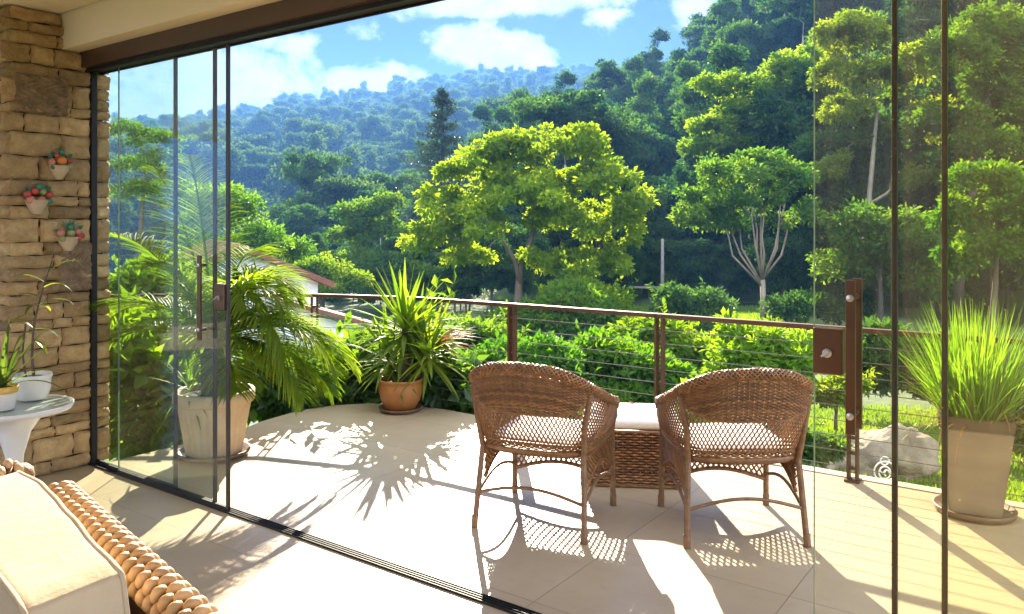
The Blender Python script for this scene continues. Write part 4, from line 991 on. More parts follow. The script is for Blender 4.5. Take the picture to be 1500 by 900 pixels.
# ------------------------------------------------------------------ potted plants
def ribbon(mb, p0, d, L, w, droop, nseg=6, tint=.5, keel=.25, rng=None, tipw=.05, wmax=.3):
    """strap leaf bending under its own weight"""
    d = np.array(d, float); d /= np.linalg.norm(d); p = np.array(p0, float); pts = [p.copy()]; dirs = [d.copy()]
    for i in range(nseg):
        d = d + np.array([0, 0, -droop / nseg]) * (.4 + 1.2 * i / nseg); d /= np.linalg.norm(d); p = p + d * L / nseg; pts.append(p.copy()); dirs.append(d.copy())
    pts = np.array(pts); dirs = np.array(dirs); side = norm(np.cross(dirs, np.array([0, 0, 1.0]) + 1e-3)); nn = np.cross(side, dirs)
    f = np.linspace(0, 1, nseg + 1); wv = w * .5 * np.where(f < wmax, .55 + .45 * f / wmax, 1 - (1 - tipw) * ((f - wmax) / (1 - wmax)) ** 1.5)
    Lft = pts + side * wv[:, None] + nn * (wv * keel)[:, None]; Rt = pts - side * wv[:, None] + nn * (wv * keel)[:, None]
    V = np.concatenate([Lft, pts, Rt]); m = nseg + 1; i = np.arange(nseg)
    F = np.vstack([np.stack([i, i + 1, m + i + 1, m + i], 1), np.stack([m + i, m + i + 1, 2 * m + i + 1, 2 * m + i], 1)]); mb.add(V, F, tint)
    return pts, dirs, side
def rosette(mb, rng, c, n, L, w, lo, hi, droop, tm=.5, tv=.15):
    for i in range(n):
        f = i / n; el_ = R(hi - (hi - lo) * f ** .8 + rng.normal() * 6); az = i * 2.39996 + rng.normal() * .2; k = rng.uniform(.75, 1.12)
        d = (math.cos(az) * math.cos(el_), math.sin(az) * math.cos(el_), math.sin(el_))
        ribbon(mb, np.array(c) + np.array([0, 0, -.10 * f]), d, L * k, w, droop * rng.uniform(.3, 1.3) * (.5 + f), tint=np.clip(tm + rng.normal() * tv, 0, 1))
# yucca
yp = gp(587, 602); yu = thing('potted_yucca', 'spiky yucca in an ochre glazed round pot at the terrace corner', 'potted plant', yp)
MB().lathe([(0, .004), (.15, .004), (.165, .012), (.185, .035), (.178, .038), (.15, .022), (0, .022)], n=36).build('saucer', M['saucer'], yu, True)
MB().lathe([(.0, .024), (.12, .024), (.128, .03), (.165, .10), (.183, .17), (.184, .21), (.176, .245), (.182, .25), (.19, .262), (.184, .274), (.172, .272), (.166, .25), (.16, .235)], n=40).build('pot', M['pot_terra'], yu, True)
MB().lathe([(0, .243), (.165, .236)], n=24).build('soil', M['soil'], yu)
rg = np.random.default_rng(31)
stems = [((.02, 0, .23), (.03, .02, .70), .028), ((.10, -.02, .23), (.24, -.05, .52), .02), ((-.05, .02, .23), (-.12, .06, .46), .02), ((.02, .08, .23), (.12, .16, .62), .02)]
for a, b, r_ in stems:
    MB().tube([a, ((a[0] + b[0]) / 2 + .01, (a[1] + b[1]) / 2, (a[2] + b[2]) / 2), b], [r_ * 1.15, r_, r_ * .9], 8).build('stem', M['bark'], yu, True)
for (c, n, L, w, lo, hi, dr, mat, tm) in [((.03, .02, .70), 84, .58, .044, -35, 84, .35, 'leaf_yucca', .5), ((.24, -.05, .52), 62, .48, .038, -40, 80, .45, 'leaf_yucca', .55), ((-.12, .06, .46), 48, .48, .038, -30, 75, .5, 'leaf_yucca', .4), ((.12, .16, .62), 46, .48, .036, -25, 80, .5, 'leaf_yucca', .6)]:
    m = MB(); rosette(m, rg, c, n, L, w, lo, hi, dr, tm); m.build('leaf_rosette', M[mat], yu)
m = MB()
for i in range(44):
    az = rg.uniform(-1.2, 1.2); ribbon(m, (.30, 0, .56), (math.cos(az), math.sin(az), rg.uniform(-.1, .8)), rg.uniform(.25, .4), .022, .6, tint=rg.random())
m.build('dry_leaves', M['leaf_dry'], yu)

# palm with arching fronds
pp = gp(314, 667); pp = Vector((pp.x, pp.y, 0))
pa = thing('potted_palm', 'arching palm in a fluted cream planter outside the left glass panels', 'potted plant', pp)
MB().lathe([(0, .004), (.19, .004), (.225, .012), (.235, .04), (.225, .042), (.2, .02), (0, .02)], n=40).build('saucer', M['saucer'], pa, True)
fl = lambda th: 1 + .028 * np.abs(np.sin(th * 13)) - .014
m = MB(); m.lathe([(0, .02), (.17, .02), (.178, .03), (.215, .25), (.235, .36)], n=156, flute=fl); m.lathe([(.235, .36), (.252, .362), (.262, .375), (.262, .435), (.252, .445), (.232, .444), (.226, .42), (.22, .40)], n=60); m.build('pot', M['pot_cream'], pa, True)
MB().lathe([(0, .42), (.23, .41)], n=24).build('soil', M['soil'], pa)
m = MB()
for q in range(46): pass
m.tube([(0, 0, .40), (.01, 0, .52), (.0, .01, .66), (.01, 0, .76)], [.085, .1, .095, .06], 10); m.build('trunk', M['bark'], pa, True)
def frond(az, el_, L, droop, seed, mat='leaf_palm', tm=.55, base=(0, 0, .78), leaf_len=.34, n=58):
    rg = np.random.default_rng(seed); d = np.array([math.cos(az) * math.cos(el_), math.sin(az) * math.cos(el_), math.sin(el_)])
    p = np.array(base, float); P = [p.copy()]; m_ = 22; T = [d.copy()]
    for i in range(m_):
        d = d + np.array([0, 0, -droop / m_]) * (.3 + 1.4 * i / m_); d /= np.linalg.norm(d); p = p + d * L / m_; P.append(p.copy()); T.append(d.copy())
    P = np.array(P); T = np.array(T); mb = MB(); mb.tube(P, np.linspace(.011, .003, m_ + 1), 5, tint=.4)
    side = norm(np.cross(T, np.array([0, 0, 1.0]) + 1e-4)); up = np.cross(side, T)
    for k in range(n):
        f = .14 + .86 * k / n; q = f * m_; i = min(int(q), m_ - 1); t = q - i; c = P[i] * (1 - t) + P[i + 1] * t; tt = T[i]; s_ = side[i]; u_ = up[i]
        ll = leaf_len * (math.sin(min(1, f * 1.02) ** .8 * math.pi) ** .55 + .12) * rg.uniform(.88, 1.08)
        for sg in (-1, 1):
            dd = s_ * sg * (1.0 - .25 * f) + tt * (.45 + .5 * f) + u_ * (.28 - .1 * f) + rg.normal(size=3) * .05
            ribbon(mb, c, dd, ll, .019, rg.uniform(.5, 1.0), 4, tint=float(np.clip(tm + rg.normal() * .12, 0, 1)), keel=.4)
    return mb.build('frond', M[mat], pa)
FR = [(2.45, 66, 1.5, .95, .5), (2.8, 56, 1.3, 1.3, .5), (2.2, 72, 1.45, .9, .55), (3.3, 42, .85, 1.4, .45), (2.75, 32, 1.15, 1.5, .5), (3.0, 18, .95, 1.3, .45), (1.5, 60, 1.05, 1.5, .6),
      (.9, 68, .9, 3.0, .65), (-.9, 68, .85, 3.0, .72), (-.2, 30, 1.05, 2.2, .62), (.15, 22, 1.1, 1.9, .66), (-.6, 44, .9, 2.6, .58), (-.1, 4, .95, 1.4, .55), (-.5, 12, .95, 1.8, .5), (.3, 34, .9, 2.4, .7),
      (.1, 72, .85, 3.4, .75), (-.3, 70, .8, 3.4, .72), (.7, 70, .75, 3.2, .72), (-.5, 70, .75, 3.4, .7), (-1.3, 40, .6, 1.8, .45), (3.9, 70, .7, 1.6, .5), (-1.0, 4, .7, 1.3, .45)]
for i, (az, e, L, dr, tm) in enumerate(FR): frond(az, R(e), L, dr, 200 + i, tm=tm)
m = MB(); rosette(m, np.random.default_rng(77), (-.12, -.12, .5), 34, .3, .018, -20, 75, .9, .3); m.build('underplanting', M['leaf_yucca'], pa)

# tall grass in a tapered square planter
gpz = gp(1427, 751); gr = thing('potted_grass', 'tall bright grass in a tapered taupe square planter', 'potted plant', gpz, R(-27))
MB().lathe([(0, .004), (.17, .004), (.195, .012), (.2, .036), (.19, .038), (.17, .02), (0, .02)], n=40).build('saucer', M['saucer'], gr, True)
def frustum(mb, z0, z1, a0, a1, wall=.018, top=True):
    bm = bmesh.new()
    def ring(a, z): return [bm.verts.new((x * a, y * a, z)) for x, y in ((-1, -1), (1, -1), (1, 1), (-1, 1))]
    r0, r1 = ring(a0, z0), ring(a1, z1); r2, r3 = ring(a1 - wall, z1), ring(a1 - wall - .006, z1 - .07)
    for p, q in ((r0, r1), (r1, r2), (r2, r3)):
        for i in range(4): bm.faces.new((p[i], p[(i + 1) % 4], q[(i + 1) % 4], q[i]))
    bm.faces.new(r0[::-1])
    bmesh.ops.bevel(bm, geom=[e for e in bm.edges], offset=.006, segments=2, affect='EDGES'); bm.verts.index_update()
    g = {}
    for f in bm.faces: g.setdefault(len(f.verts), []).append([v.index for v in f.verts])
    mb.add([tuple(v.co) for v in bm.verts], [np.array(x) for x in g.values()]); bm.free()
m = MB(); frustum(m, .022, .475, .120, .170); m.build('pot', M['pot_taupe'], gr)
m = MB(); frustum(m, .4755, .54, .172, .178); m.build('rim', M['pot_band'], gr)
m = MB(); m.box((0, 0, .465), (.30, .30, .03)); m.build('soil', M['soil'], gr)
m = MB(); rg = np.random.default_rng(8)
for i in range(760):
    a = rg.uniform(0, 2 * math.pi); rr = .135 * math.sqrt(rg.random()); c = (rr * math.cos(a), rr * math.sin(a), .465); e = R(np.clip(rg.normal(72, 13), 22, 90)); az = a + rg.normal() * .7
    ribbon(m, c, (math.cos(az) * math.cos(e), math.sin(az) * math.cos(e), math.sin(e)), rg.uniform(.35, .72), rg.uniform(.006, .011), rg.uniform(.05, .8), 6, tint=float(np.clip(rg.normal(.5, .2), 0, 1)))
m.build('grass_blades', M['leaf_grass'], gr)
m = MB()
for i in range(46):
    a = rg.uniform(0, 2 * math.pi); c = (.12 * math.cos(a), .12 * math.sin(a), .465); e = R(rg.uniform(20, 70)); az = a + rg.normal() * .5
    ribbon(m, c, (math.cos(az) * math.cos(e), math.sin(az) * math.cos(e), math.sin(e)), rg.uniform(.25, .5), .007, rg.uniform(.8, 2.2), 7, tint=rg.random())
m.build('dry_blades', M['leaf_dry'], gr)

# ------------------------------------------------------------------ indoor side table and its plants
tp = st(.735, -.766); tz = .62
tb = thing('round_side_table', 'round white side table with a flared pedestal by the stone wall', 'side table', tp)
MB().lathe([(0, tz - .034), (.235, tz - .034), (.262, tz - .03), (.272, tz - .012), (.272, tz - .002), (.262, tz), (.25, tz - .004)], n=56).build('tabletop', M['white_paint'], tb, True)
MB().lathe([(0, tz - .006), (.2505, tz - .006)], n=56).build('top_inset', pm('frosted_top', (.45, .50, .44), (.4, .45, .39), 3, .12), tb)
MB().lathe([(.20, 0), (.205, .012), (.18, .03), (.09, .06), (.045, .12), (.036, .22), (.042, .36), (.075, .48), (.13, .56), (.19, tz - .034)], n=40).build('pedestal', M['white_paint'], tb, True)
def on_table(px, py):
    p = gp(px, py, tz); return p
# taller plant in a round white pot
o1 = on_table(47, 585); r1 = thing('potted_orchid', 'white round pot with a tall leaning stem of yellowing leaves', 'potted plant', o1)
MB().lathe([(0, .0), (.06, .0), (.075, .01), (.088, .06), (.09, .11), (.096, .118), (.094, .135), (.088, .135), (.084, .115)], n=36).build('pot', M['ceramic'], r1, True)
MB().lathe([(0, .118), (.086, .114)], n=20).build('soil', M['soil'], r1)
stp = catmull([(.01, 0, .11), (0, 0, .25), (.01, .01, .42), (.05, .02, .60), (.09, .03, .74)], 24); MB().tube(stp, np.linspace(.009, .003, 24), 6).build('stem', M['bark'], r1, True)
MB().tube(catmull([(-.03, 0, .11), (-.05, .0, .25), (-.04, .01, .40)], 12), .006, 6).build('stem', M['bark'], r1, True)
rg = np.random.default_rng(6)
for (z_, az, e, L) in [(.40, .1, 10, .16), (.45, 2.9, 20, .17), (.52, .3, 35, .19), (.54, 3.0, 35, .17), (.60, -.2, 30, .2), (.63, 3.3, 40, .2), (.36, 2.7, 10, .16), (.34, -.4, 0, .14), (.48, 1.6, 30, .15), (.50, -1.5, 20, .15), (.68, .5, 50, .2), (.38, 3.5, 50, .15)]:
    i = int(np.interp(z_, stp[:, 2], np.arange(24))); m = MB(); ee = R(e); ribbon(m, stp[i], (math.cos(az) * math.cos(ee), math.sin(az) * math.cos(ee), math.sin(ee)), L, .03, 1.6, 7, tint=rg.uniform(.4, 1), keel=.3, wmax=.45); m.build('leaf', M['leaf_house'], r1)
o2 = on_table(3, 600); r2 = thing('potted_aloe', 'white pot with a yellow rim holding long dark arching leaves', 'potted plant', o2)
MB().lathe([(0, 0), (.052, 0), (.056, .006), (.070, .085)], n=32).build('pot', M['ceramic'], r2, True)
MB().lathe([(.0705, .0855), (.072, .088), (.073, .118), (.068, .12), (.064, .1)], n=32).build('rim', M['yellow_glaze'], r2, True)
MB().lathe([(0, .108), (.067, .105)], n=20).build('soil', M['soil'], r2)
for (az, e, L, w, dr) in [(.15, 62, .36, .035, .5), (.5, 75, .30, .035, .2), (-.1, 35, .40, .022, 1.0), (.0, 25, .36, .018, 1.3), (2.6, 70, .3, .03, .3), (-.9, 55, .3, .03, .6), (1.5, 60, .3, .03, .5), (-.5, 80, .36, .035, .1), (.3, 50, .34, .03, .4)]:
    m = MB(); ee = R(e); ribbon(m, (0, 0, .105), (math.cos(az) * math.cos(ee), math.sin(az) * math.cos(ee), math.sin(ee)), L, w, dr, 8, tint=.15, keel=.5); m.build('leaf', M['leaf_house'], r2)

# ------------------------------------------------------------------ wicker lounge chair in the near corner
A0 = Vector((-1.20, 2.10, .835)); A1 = Vector((-.40, 1.235, .835)); ax = (A1 - A0).normalized(); nl = Vector((-ax.y, ax.x, 0)); nl = nl if nl.x < 0 else -nl     # nl: towards the seat
lc = thing('wicker_lounge_chair', 'thick honey-coloured wicker lounge chair cut off at the near left corner', 'lounge chair', (A0.x, A0.y, 0))
def rel(p): return np.array([p.x - A0.x, p.y - A0.y, p.z])
Lr = (A1 - A0).length
def roll_surface(p0, axv, L, rad, n2):
    p0 = np.array(p0); axv = np.array(axv); up_ = np.array([0, 0, 1.0])
    def SR(u, v):       # u round the roll, v along it
        th = u * 2 * math.pi; d = np.array(n2)[None] * np.cos(th)[:, None] + up_[None] * np.sin(th)[:, None]
        return p0 + axv * (v * L)[:, None] + d * rad, d
    return SR
rg = np.random.default_rng(3); m = MB()
SR = roll_surface(rel(A0), tuple(ax), Lr, .024, tuple(-nl))
def wraps(m, SRf, L, pitch, big):
    k = int(L / pitch)
    for q in range(k):
        for j_ in range(7):
            over = (q + j_) % 2 == 0; a0 = j_ / 7 + .02 + rg.normal() * .006; u = np.linspace(a0 - .012, a0 + (1 / 7) + .012, 9); b_ = np.sin(np.linspace(0, math.pi, 9))
            P, N = SRf(u, np.full(9, (q + .5 + rg.normal() * .03) / k))
            if over: m.tube(P + N * (.001 + .008 * b_)[:, None], pitch * .56 * (.55 + .45 * b_), 7, tint=rg.uniform(.6, 1))
            else: m.tube(P - N * .003, pitch * .34, 6, tint=rg.uniform(0, .25))
wraps(m, SR, Lr, .021, True)
m.tube([tuple(rel(A0)), tuple(rel(A1))],   .021, 10, tint=.1); m.blob(tuple(rel(A0 - ax * .004)), .026, 1, .1, tint=.4)
m.build('top_roll', M['wicker_honey'], lc, True)
# woven back below the roll
def SB(u, v):
    p = rel(A0) + np.array(tuple(ax)) * (u * Lr)[:, None] + np.array([0, 0, -.80]) * v[:, None] + np.array(tuple(-nl)) * (.018 - .03 * v)[:, None]
    return p, np.broadcast_to(np.array(tuple(-nl)), p.shape)
m = MB(); weave(m, SB, 56, int(Lr / .034), amp=.006, rad=.0082, u0=0, u1=1, v0=.05, v1=.98, rng=rg, n=6); m.build('back_panel', M['wicker_honey'], lc, True)
m = MB(); c = (A0 + A1) / 2; angl = math.atan2(ax.y, ax.x)
m.box((c.x - A0.x + nl.x * .0, c.y - A0.y + nl.y * .0, .42), (Lr, .03, .74), rz=angl); m.box((c.x - A0.x + nl.x * .45, c.y - A0.y + nl.y * .45, .2), (Lr, .86, .34), rz=angl); m.build('body', M['wicker_core'], lc)
# far arm, whose rolled end shows above the cushion
B0 = A0 + nl * .10 + Vector((-.06, .12, .035)); B1 = B0 + nl * .8; m = MB()
SR2 = roll_surface(rel(B0), tuple(nl), .8, .030, tuple(-ax)); wraps(m, SR2, .8, .021, True); m.tube([tuple(rel(B0)), tuple(rel(B1))], .028, 10, tint=.1); m.blob(tuple(rel(B0)), .034, 2, .1, tint=.4)
m.build('arm_roll', M['wicker_honey'], lc, True)
m = MB(); ca = (B0 + B1) / 2; m.box((ca.x - A0.x, ca.y - A0.y, .43), (.8, .05, .82), rz=math.atan2(nl.y, nl.x)); m.build('arm_panel', M['wicker_core'], lc)
# back cushion
cu = MB(); n = 26; Lc, Hc, Tc = .80, .62, .15
bm = bmesh.new(); bmesh.ops.create_cube(bm, size=1)
for v in bm.verts: v.co = Vector((v.co.x * Lc, v.co.y * Tc, v.co.z * Hc))
bmesh.ops.bevel(bm, geom=bm.edges[:], offset=.010, segments=2, affect='EDGES', profile=.6)
bmesh.ops.subdivide_edges(bm, edges=[e for e in bm.edges if e.calc_length() > .06], cuts=12, use_grid_fill=True)
from mathutils import noise as _nz
def plump(q):
    q = Vector(q); fx, fy, fz = 1 - abs(q.x) / (Lc / 2), 1 - abs(q.y) / (Tc / 2), 1 - abs(q.z) / (Hc / 2)
    puff = .040 * (max(fx, 0) * max(fz, 0)) ** .5
    y0 = q.y; q.y += (1 if y0 > 0 else -1) * puff * (abs(y0) / (Tc / 2))
    q.z += .012 * max(fx, 0) ** .5 * (1 if q.z > 0 else -1) * (abs(q.z) / (Hc / 2)) - .02 * (q.x / Lc) ** 2
    w_ = _nz.noise(Vector((q.x * 9, y0 * 9, q.z * 5))) * .003 + _nz.noise(Vector((q.x * 3 + q.z * 6, 4, q.z * 3))) * .006
    return Vector((q.x, q.y + w_, q.z + w_ * .6))
for v in bm.verts: v.co = plump(v.co)
bm.verts.index_update(); g = {}
for f in bm.faces: g.setdefault(len(f.verts), []).append([v.index for v in f.verts])
cu.add([tuple(v.co) for v in bm.verts], [np.array(x) for x in g.values()]); bm.free()
co = cu.build('back_cushion', M['fabric_cream'], None, True)
for sy in (-1, 1):
    pp_ = MB(); a_, c_ = Lc / 2 - .003, Hc / 2 - .003; loop = []
    for (x0, z0), (x1, z1) in (((-a_, -c_), (a_, -c_)), ((a_, -c_), (a_, c_)), ((a_, c_), (-a_, c_)), ((-a_, c_), (-a_, -c_))):
        for q in np.linspace(0, 1, 30)[:-1]: loop.append(tuple(plump((x0 + (x1 - x0) * q, sy * (Tc / 2 - .002), z0 + (z1 - z0) * q))))
    pp_.tube(loop + loop[:1], .0052, 6); pp_.build('piping', M['fabric_cream'], co, True)
cc = A0 + ax * (Lr * .5 - .10) + nl * .145; co.location = (cc.x, cc.y, .632); co.rotation_euler = (R(7), 0, angl); tag(co, 'plump cream cushion leaning in the wicker lounge chair', 'cushion')

# ------------------------------------------------------------------ garden things
def rock(label, px, py, z, size, seed, rz=0.0, tilt=0.0, d=None):
    d = d or (CAM_H - z) * FOC / (py - HOR); x = (px - 750) / FOC * d
    m = MB(); m.blob((0, 0, 0), size, seed, .55, 5, 1.4)
    V = m.V[0]; from mathutils import noise as nz_
    for i, v in enumerate(V):
        k = 1 + .10 * nz_.noise(Vector(v) * 6 + Vector((seed, 0, 0))) + .05 * nz_.noise(Vector(v) * 17); V[i] = v * k
    o = m.build('boulder', M['rock'], None, True); o.location = (x, d, H(x, d) + size[2] * .45); o.rotation_euler = (0, tilt, rz); tag(o, label, 'boulder', 'boulders on the lawn'); return o
rock('large tilted boulder behind the third railing post and the right handle', 1300, 0, 0, (.52, .35, .33), 4, .3, -.45, d=8.6)
rock('low grey rounded boulder on the lawn left of the third railing post', 1228, 0, 0, (.27, .25, .16), 8, .2, 0, d=8.6)
rock('small mossy boulder by the terrace rim, right of the white wire ornament', 1338, 0, 0, (.13, .12, .14), 15, .4, 0, d=5.75)
rock('small pale stone by the terrace rim next to the mossy boulder', 1356, 0, 0, (.06, .07, .05), 21, .4, 0, d=5.45)
# white scrolled wire ornament
oxp = Vector(((1296 - 750) / FOC * 5.6, 5.6, 0)); oxp.z = H(oxp.x, oxp.y)
wo = thing('wire_ornament', 'white scrolled wire garden ornament beside the third railing post', 'garden ornament', oxp)
def circ(cx, cz, rx, rz_, a0=0, a1=2 * math.pi, n=40): th = np.linspace(a0, a1, n); return np.stack([cx + rx * np.cos(th), np.zeros(n), cz + rz_ * np.sin(th)], 1)
zc = (CAM_H + (HOR - 691) / FOC * 5.6) - oxp.z
m = MB(); m.tube(circ(0, zc, .075, .07, .0, 6.28), .006, 6); m.tube(circ(0, zc - .01, .04, .045), .006, 6); m.tube(circ(0, zc + .075, .03, .028), .005, 6)
m.tube(circ(.012, zc - .01, .018, .02, 0, 4.5), .005, 6); m.tube(circ(-.012, zc + .01, .02, .02, 2, 6), .005, 6); m.build('scroll', M['white_paint'], wo, True)
m = MB(); m.tube([(0, 0, 0), (0, 0, zc - .07)], .006, 6); m.build('stake', M['white_paint'], wo, True)
# old utility pole
pb = loc_tree(970, 44); k = 44 / FOC; zt_ = xz(970, 350, 44).z - pb.z; zb_ = xz(970, 421, 44).z - pb.z
up_ = thing('utility_pole', 'weathered wooden pole with one crossbar in front of the dark wood', 'pole', pb)
MB().tube([(0, 0, -.3), (.02, 0, zt_)], [.12, .08], 8).build('post', M['wood_pole'], up_, True)
MB().box((-.3, 0, zb_), (3.1, .1, .1)).build('crossbar', M['wood_pole'], up_)
# white gabled house: its gable turned towards the terrace, so the roof shows edge-on
def house():
    d = 20.0; E = xz(490, 415, d); hx = thing('white_house', 'white gabled house with a red tiled roof beyond the palm', 'house', (E.x, E.y, 0), R(27))
    sl = .44; hw = 2.25; dep = 6.0; zb = H(E.x, E.y) - 1.2; ez = E.z          # local frame: x = down the right slope, y = depth; the eave tip is the origin
    rx, rz_ = -hw, ez + sl * hw
    xr, xl = -.35, -2 * hw + .35; zt = rz_ - .14; ze = zt - sl * (xr - rx)
    V = [(xl, .3, zb), (xr, .3, zb), (xr, .3, ze), (rx, .3, zt), (xl, .3, ze)]; V += [(x, y + dep, z) for x, y, z in V]
    MB().add(V, [np.array([[0, 1, 2, 3, 4]]), np.array([[9, 8, 7, 6, 5]]), np.array([[1, 6, 7, 2], [0, 4, 9, 5]])]).build('wall', M['house_wall'], hx)
    m = MB()
    for sg in (1, -1):
        yy = np.linspace(0, dep + .6, 41); wv = .03 * np.cos(np.arange(41) * math.pi); ex = rx + sg * hw; i = np.arange(40)
        P0 = np.stack([np.full(41, rx), yy, rz_ + wv], 1); P1 = np.stack([np.full(41, ex), yy, ez + wv], 1); Q0 = P0.copy(); Q0[:, 2] = rz_ - .13; Q1 = P1.copy(); Q1[:, 2] = ez - .13
        m.add(np.vstack([P0, P1, Q0, Q1]), np.vstack([np.stack([i, i + 1, 41 + i + 1, 41 + i], 1), np.stack([82 + i, 123 + i, 123 + i + 1, 82 + i + 1], 1), np.stack([41 + i, 41 + i + 1, 123 + i + 1, 123 + i], 1), np.array([[0, 41, 123, 82], [40, 122, 163, 81]])]))
    m.build('roof', M['roof_tile'], hx)
    for (x, z, w, h) in ((-1.25, ez - .10, .24, .42), (-2.9, ez - 1.0, .8, .9)):
        fo = MB().box((x, .29, z), (w + .12, .05, h + .12)).build('window', M['white_paint'], hx); MB().box((x, .262, z), (w, .03, h)).build('pane', M['window_dark'], fo)
    # lower porch with its own lean-to roof
    x0, x1 = -1.6, .95; z0 = ez - .30; z1 = z0 - sl * 1.0 * (x1 - x0) * .72; y0, y1 = -1.6, .28
    MB().add([(x0, y0 + .3, zb), (x1 - .3, y0 + .3, zb), (x1 - .3, y0 + .3, z1 + .02), (x0, y0 + .3, z0 - .12), (x1 - .3, y1, zb), (x1 - .3, y1, z1 + .02)], [np.array([[0, 1, 2, 3], [1, 4, 5, 2]])]).build('porch_wall', M['house_wall'], hx)
    MB().add([(x0, y0, z0), (x1, y0, z1), (x1, y1, z1), (x0, y1, z0), (x0, y0, z0 + .1), (x1, y0, z1 + .1), (x1, y1, z1 + .1), (x0, y1, z0 + .1)], [np.array([[0, 3, 2, 1], [4, 5, 6, 7], [0, 1, 5, 4], [1, 2, 6, 5], [2, 3, 7, 6], [3, 0, 4, 7]])]).build('porch_roof', M['roof_tile'], hx)
    fo = MB().box((.2, y0 + .29, z1 - .55), (.32, .05, .45)).build('window', M['white_paint'], hx); MB().box((.2, y0 + .262, z1 - .55), (.22, .03, .34)).build('pane', M['window_dark'], fo)
house()

# ------------------------------------------------------------------ air, sky, sun, camera
hz = MB(); hz.box((0, 0, 105), (2500, 2500, 245)); m, t = new_mat('valley_haze')
pv = t.n('ShaderNodeVolumePrincipled'); pv.inputs['Color'].default_value = (.16, .39, .90, 1); pv.inputs['Density'].default_value = HAZE; pv.inputs['Anisotropy'].default_value = .25
ou = t.n('ShaderNodeOutputMaterial'); t.l(pv.outputs[0], ou.inputs['Volume'])
hzo = hz.build('haze', m); tag(hzo, 'pale blue haze in the valley air', 'haze', kind='stuff')

SUN_EL, SUN_AZ = R(26), R(-3)
S = Vector((math.sin(SUN_AZ) * math.cos(SUN_EL), math.cos(SUN_AZ) * math.cos(SUN_EL), math.sin(SUN_EL)))
sl_ = bpy.data.lights.new('sun', 'SUN'); sl_.energy = SUN; sl_.angle = R(.5); sl_.color = (1, .88, .68)
so = bpy.data.objects.new('sun', sl_); C.objects.link(so); so.rotation_euler = (-S).to_track_quat('-Z', 'Y').to_euler()

w = bpy.data.worlds.new('World'); bpy.context.scene.world = w; w.use_nodes = True; w.node_tree.nodes.clear(); t = NT(w.node_tree)
sky = t.n('ShaderNodeTexSky'); sky.sky_type = 'NISHITA'; sky.sun_disc = False; sky.sun_elevation = SUN_EL; sky.sun_rotation = SUN_AZ
sky.air_density = .8; sky.dust_density = .1; sky.ozone_density = 4.0; sky.altitude = 1500
bg = t.n('ShaderNodeBackground'); t.l(t.mix(1.0, sky.outputs[0], (.16, .16, .55), 'MULTIPLY'), bg.inputs[0]); bg.inputs[1].default_value = SKY
co = t.n('ShaderNodeTexCoord').outputs['Generated']; sp = t.n('ShaderNodeSeparateXYZ'); t.l(co, sp.inputs[0])
ay = t.math('MAXIMUM', t.math('ABSOLUTE', sp.outputs[1]), .08); a = t.math('DIVIDE', sp.outputs[0], ay); e = t.math('DIVIDE', sp.outputs[2], ay)
cv = t.n('ShaderNodeCombineXYZ'); t.l(a, cv.inputs[0]); t.l(t.math('MULTIPLY', e, 1.25), cv.inputs[1])
n1 = t.noise(cv.outputs[0], 11, 10, .62, .25); n2 = t.noise(cv.outputs[0], 2.6, 5, .55)
dens = None
CL = [(530, 122, 62, 22, 1.1), (560, 108, 30, 18, .8), (690, 62, 48, 26, 1.0), (745, 78, 58, 26, 1.05), (660, 70, 30, 14, .7), (690, 12, 70, 14, .9), (800, -4, 90, 22, 1.05), (880, 22, 40, 14, .7), (1020, 22, 40, 34, 1.1), (985, 45, 26, 14, .6), (520, 42, 30, 16, .5), (415, 62, 55, 20, .75), (250, 150, 130, 50, 1.0), (330, 120, 120, 50, .95), (390, 150, 60, 24, .75), (200, 110, 60, 40, .8),
      (-200, 0, 200, 60, .9), (1500, -150, 260, 80, .9), (600, -260, 260, 60, .9), (1000, -420, 300, 80, .9), (-500, -300, 300, 120, .8)]
for (px, py, wx, wy, s) in CL:
    a0, e0 = (px - 750) / FOC, (HOR - py) / FOC
    q = t.math('ADD', t.math('POWER', t.math('MULTIPLY', t.math('SUBTRACT', a, a0), FOC / (wx * 1.18)), 2), t.math('POWER', t.math('MULTIPLY', t.math('SUBTRACT', e, e0), FOC / (wy * 1.2)), 2))
    g = t.math('MULTIPLY', t.math('EXPONENT', t.math('MULTIPLY', q, -.7)), s)
    dens = g if dens is None else t.math('MAXIMUM', dens, g)
dn = t.math('ADD', dens, t.math('MULTIPLY', t.math('SUBTRACT', n1, .5), 2.1))
mask = t.ramp(dn, [(.37, (0, 0, 0)), (.48, (.45, .45, .45)), (.62, (1, 1, 1))])
thin = t.math('MULTIPLY', t.ramp(n2, [(.45, (0, 0, 0)), (.75, (1, 1, 1))]), .14)
n3 = t.noise(co, 2.4, 6, .55)
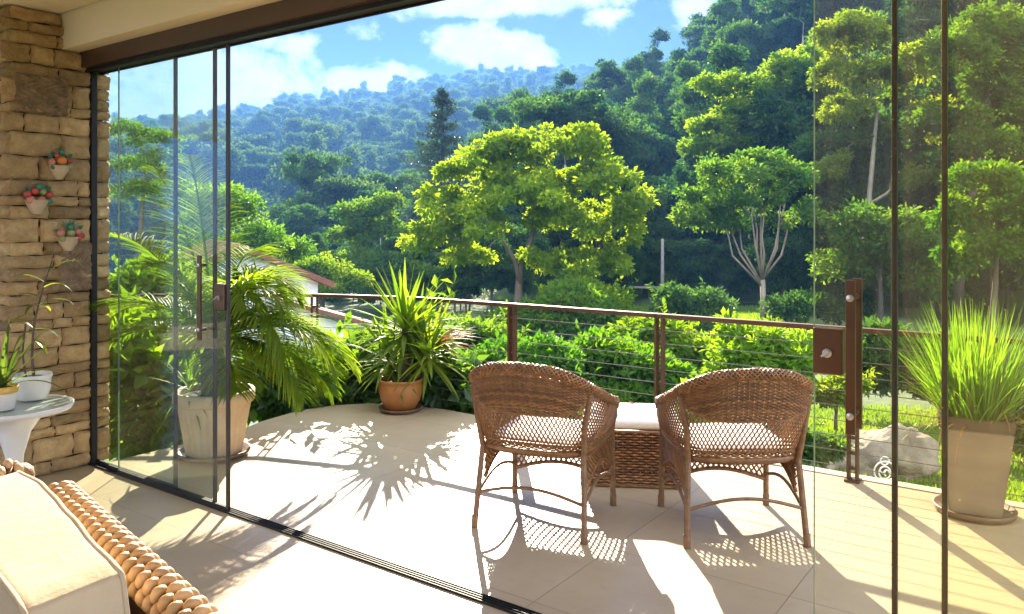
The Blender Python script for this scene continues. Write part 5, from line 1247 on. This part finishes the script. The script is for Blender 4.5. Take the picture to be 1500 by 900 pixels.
behind = t.math('MAXIMUM', t.math('MULTIPLY_ADD', sp.outputs[1], -2.2, .35, clamp=True), t.math('MULTIPLY_ADD', sp.outputs[2], 1.6, -.85, clamp=True), clamp=True)
fill_cover = t.math('MULTIPLY', t.ramp(n3, [(.36, (0, 0, 0)), (.56, (1, 1, 1))]), behind)  # unseen bright clouds added behind and overhead as fill light
mk = t.math('MAXIMUM', t.math('MAXIMUM', mask, thin), fill_cover, clamp=True)
cb = t.n('ShaderNodeBackground'); t.l(t.math('MULTIPLY_ADD', behind, FILL_CLOUD, CLOUD), cb.inputs[1])  # extra strength for the added fill clouds
n4 = t.noise(cv.outputs[0], 22, 6, .6)
t.l(t.mix(t.math('MULTIPLY', t.ramp(n4, [(.38, (1, 1, 1)), (.62, (0, 0, 0))]), .55), t.ramp(dn, [(.45, (.80, .88, 1.0)), (.8, (1, .985, .96)), (1.5, (1, .99, .98))]), (.62, .72, .88)), cb.inputs[0])
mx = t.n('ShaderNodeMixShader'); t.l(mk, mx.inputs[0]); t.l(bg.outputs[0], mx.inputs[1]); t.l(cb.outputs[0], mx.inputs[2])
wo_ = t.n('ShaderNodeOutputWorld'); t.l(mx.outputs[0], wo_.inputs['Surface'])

cam = bpy.data.cameras.new('camera'); cam.sensor_width = 36; cam.lens = FOC / 1500 * 36; cam.shift_y = -.08; cam.clip_start = .05; cam.clip_end = 5000
cobj = bpy.data.objects.new('camera', cam); C.objects.link(cobj); cobj.location = (0, 0, CAM_H); cobj.rotation_euler = (R(90), 0, 0)
sc = bpy.context.scene; sc.camera = cobj
sc.view_settings.view_transform = 'Standard'; sc.view_settings.look = 'None'; sc.view_settings.gamma = 1; sc.view_settings.exposure = EXPO
cy = sc.cycles; cy.use_denoising = True; cy.denoiser = 'OPENIMAGEDENOISE'; cy.max_bounces = 8; cy.diffuse_bounces = 4; cy.glossy_bounces = 3; cy.transmission_bounces = 4; cy.volume_bounces = 1; cy.transparent_max_bounces = 24
cy.caustics_reflective = False; cy.caustics_refractive = False; cy.sample_clamp_indirect = 4; cy.sample_clamp_direct = 3
sc.render.resolution_x = 1024; sc.render.resolution_y = 614
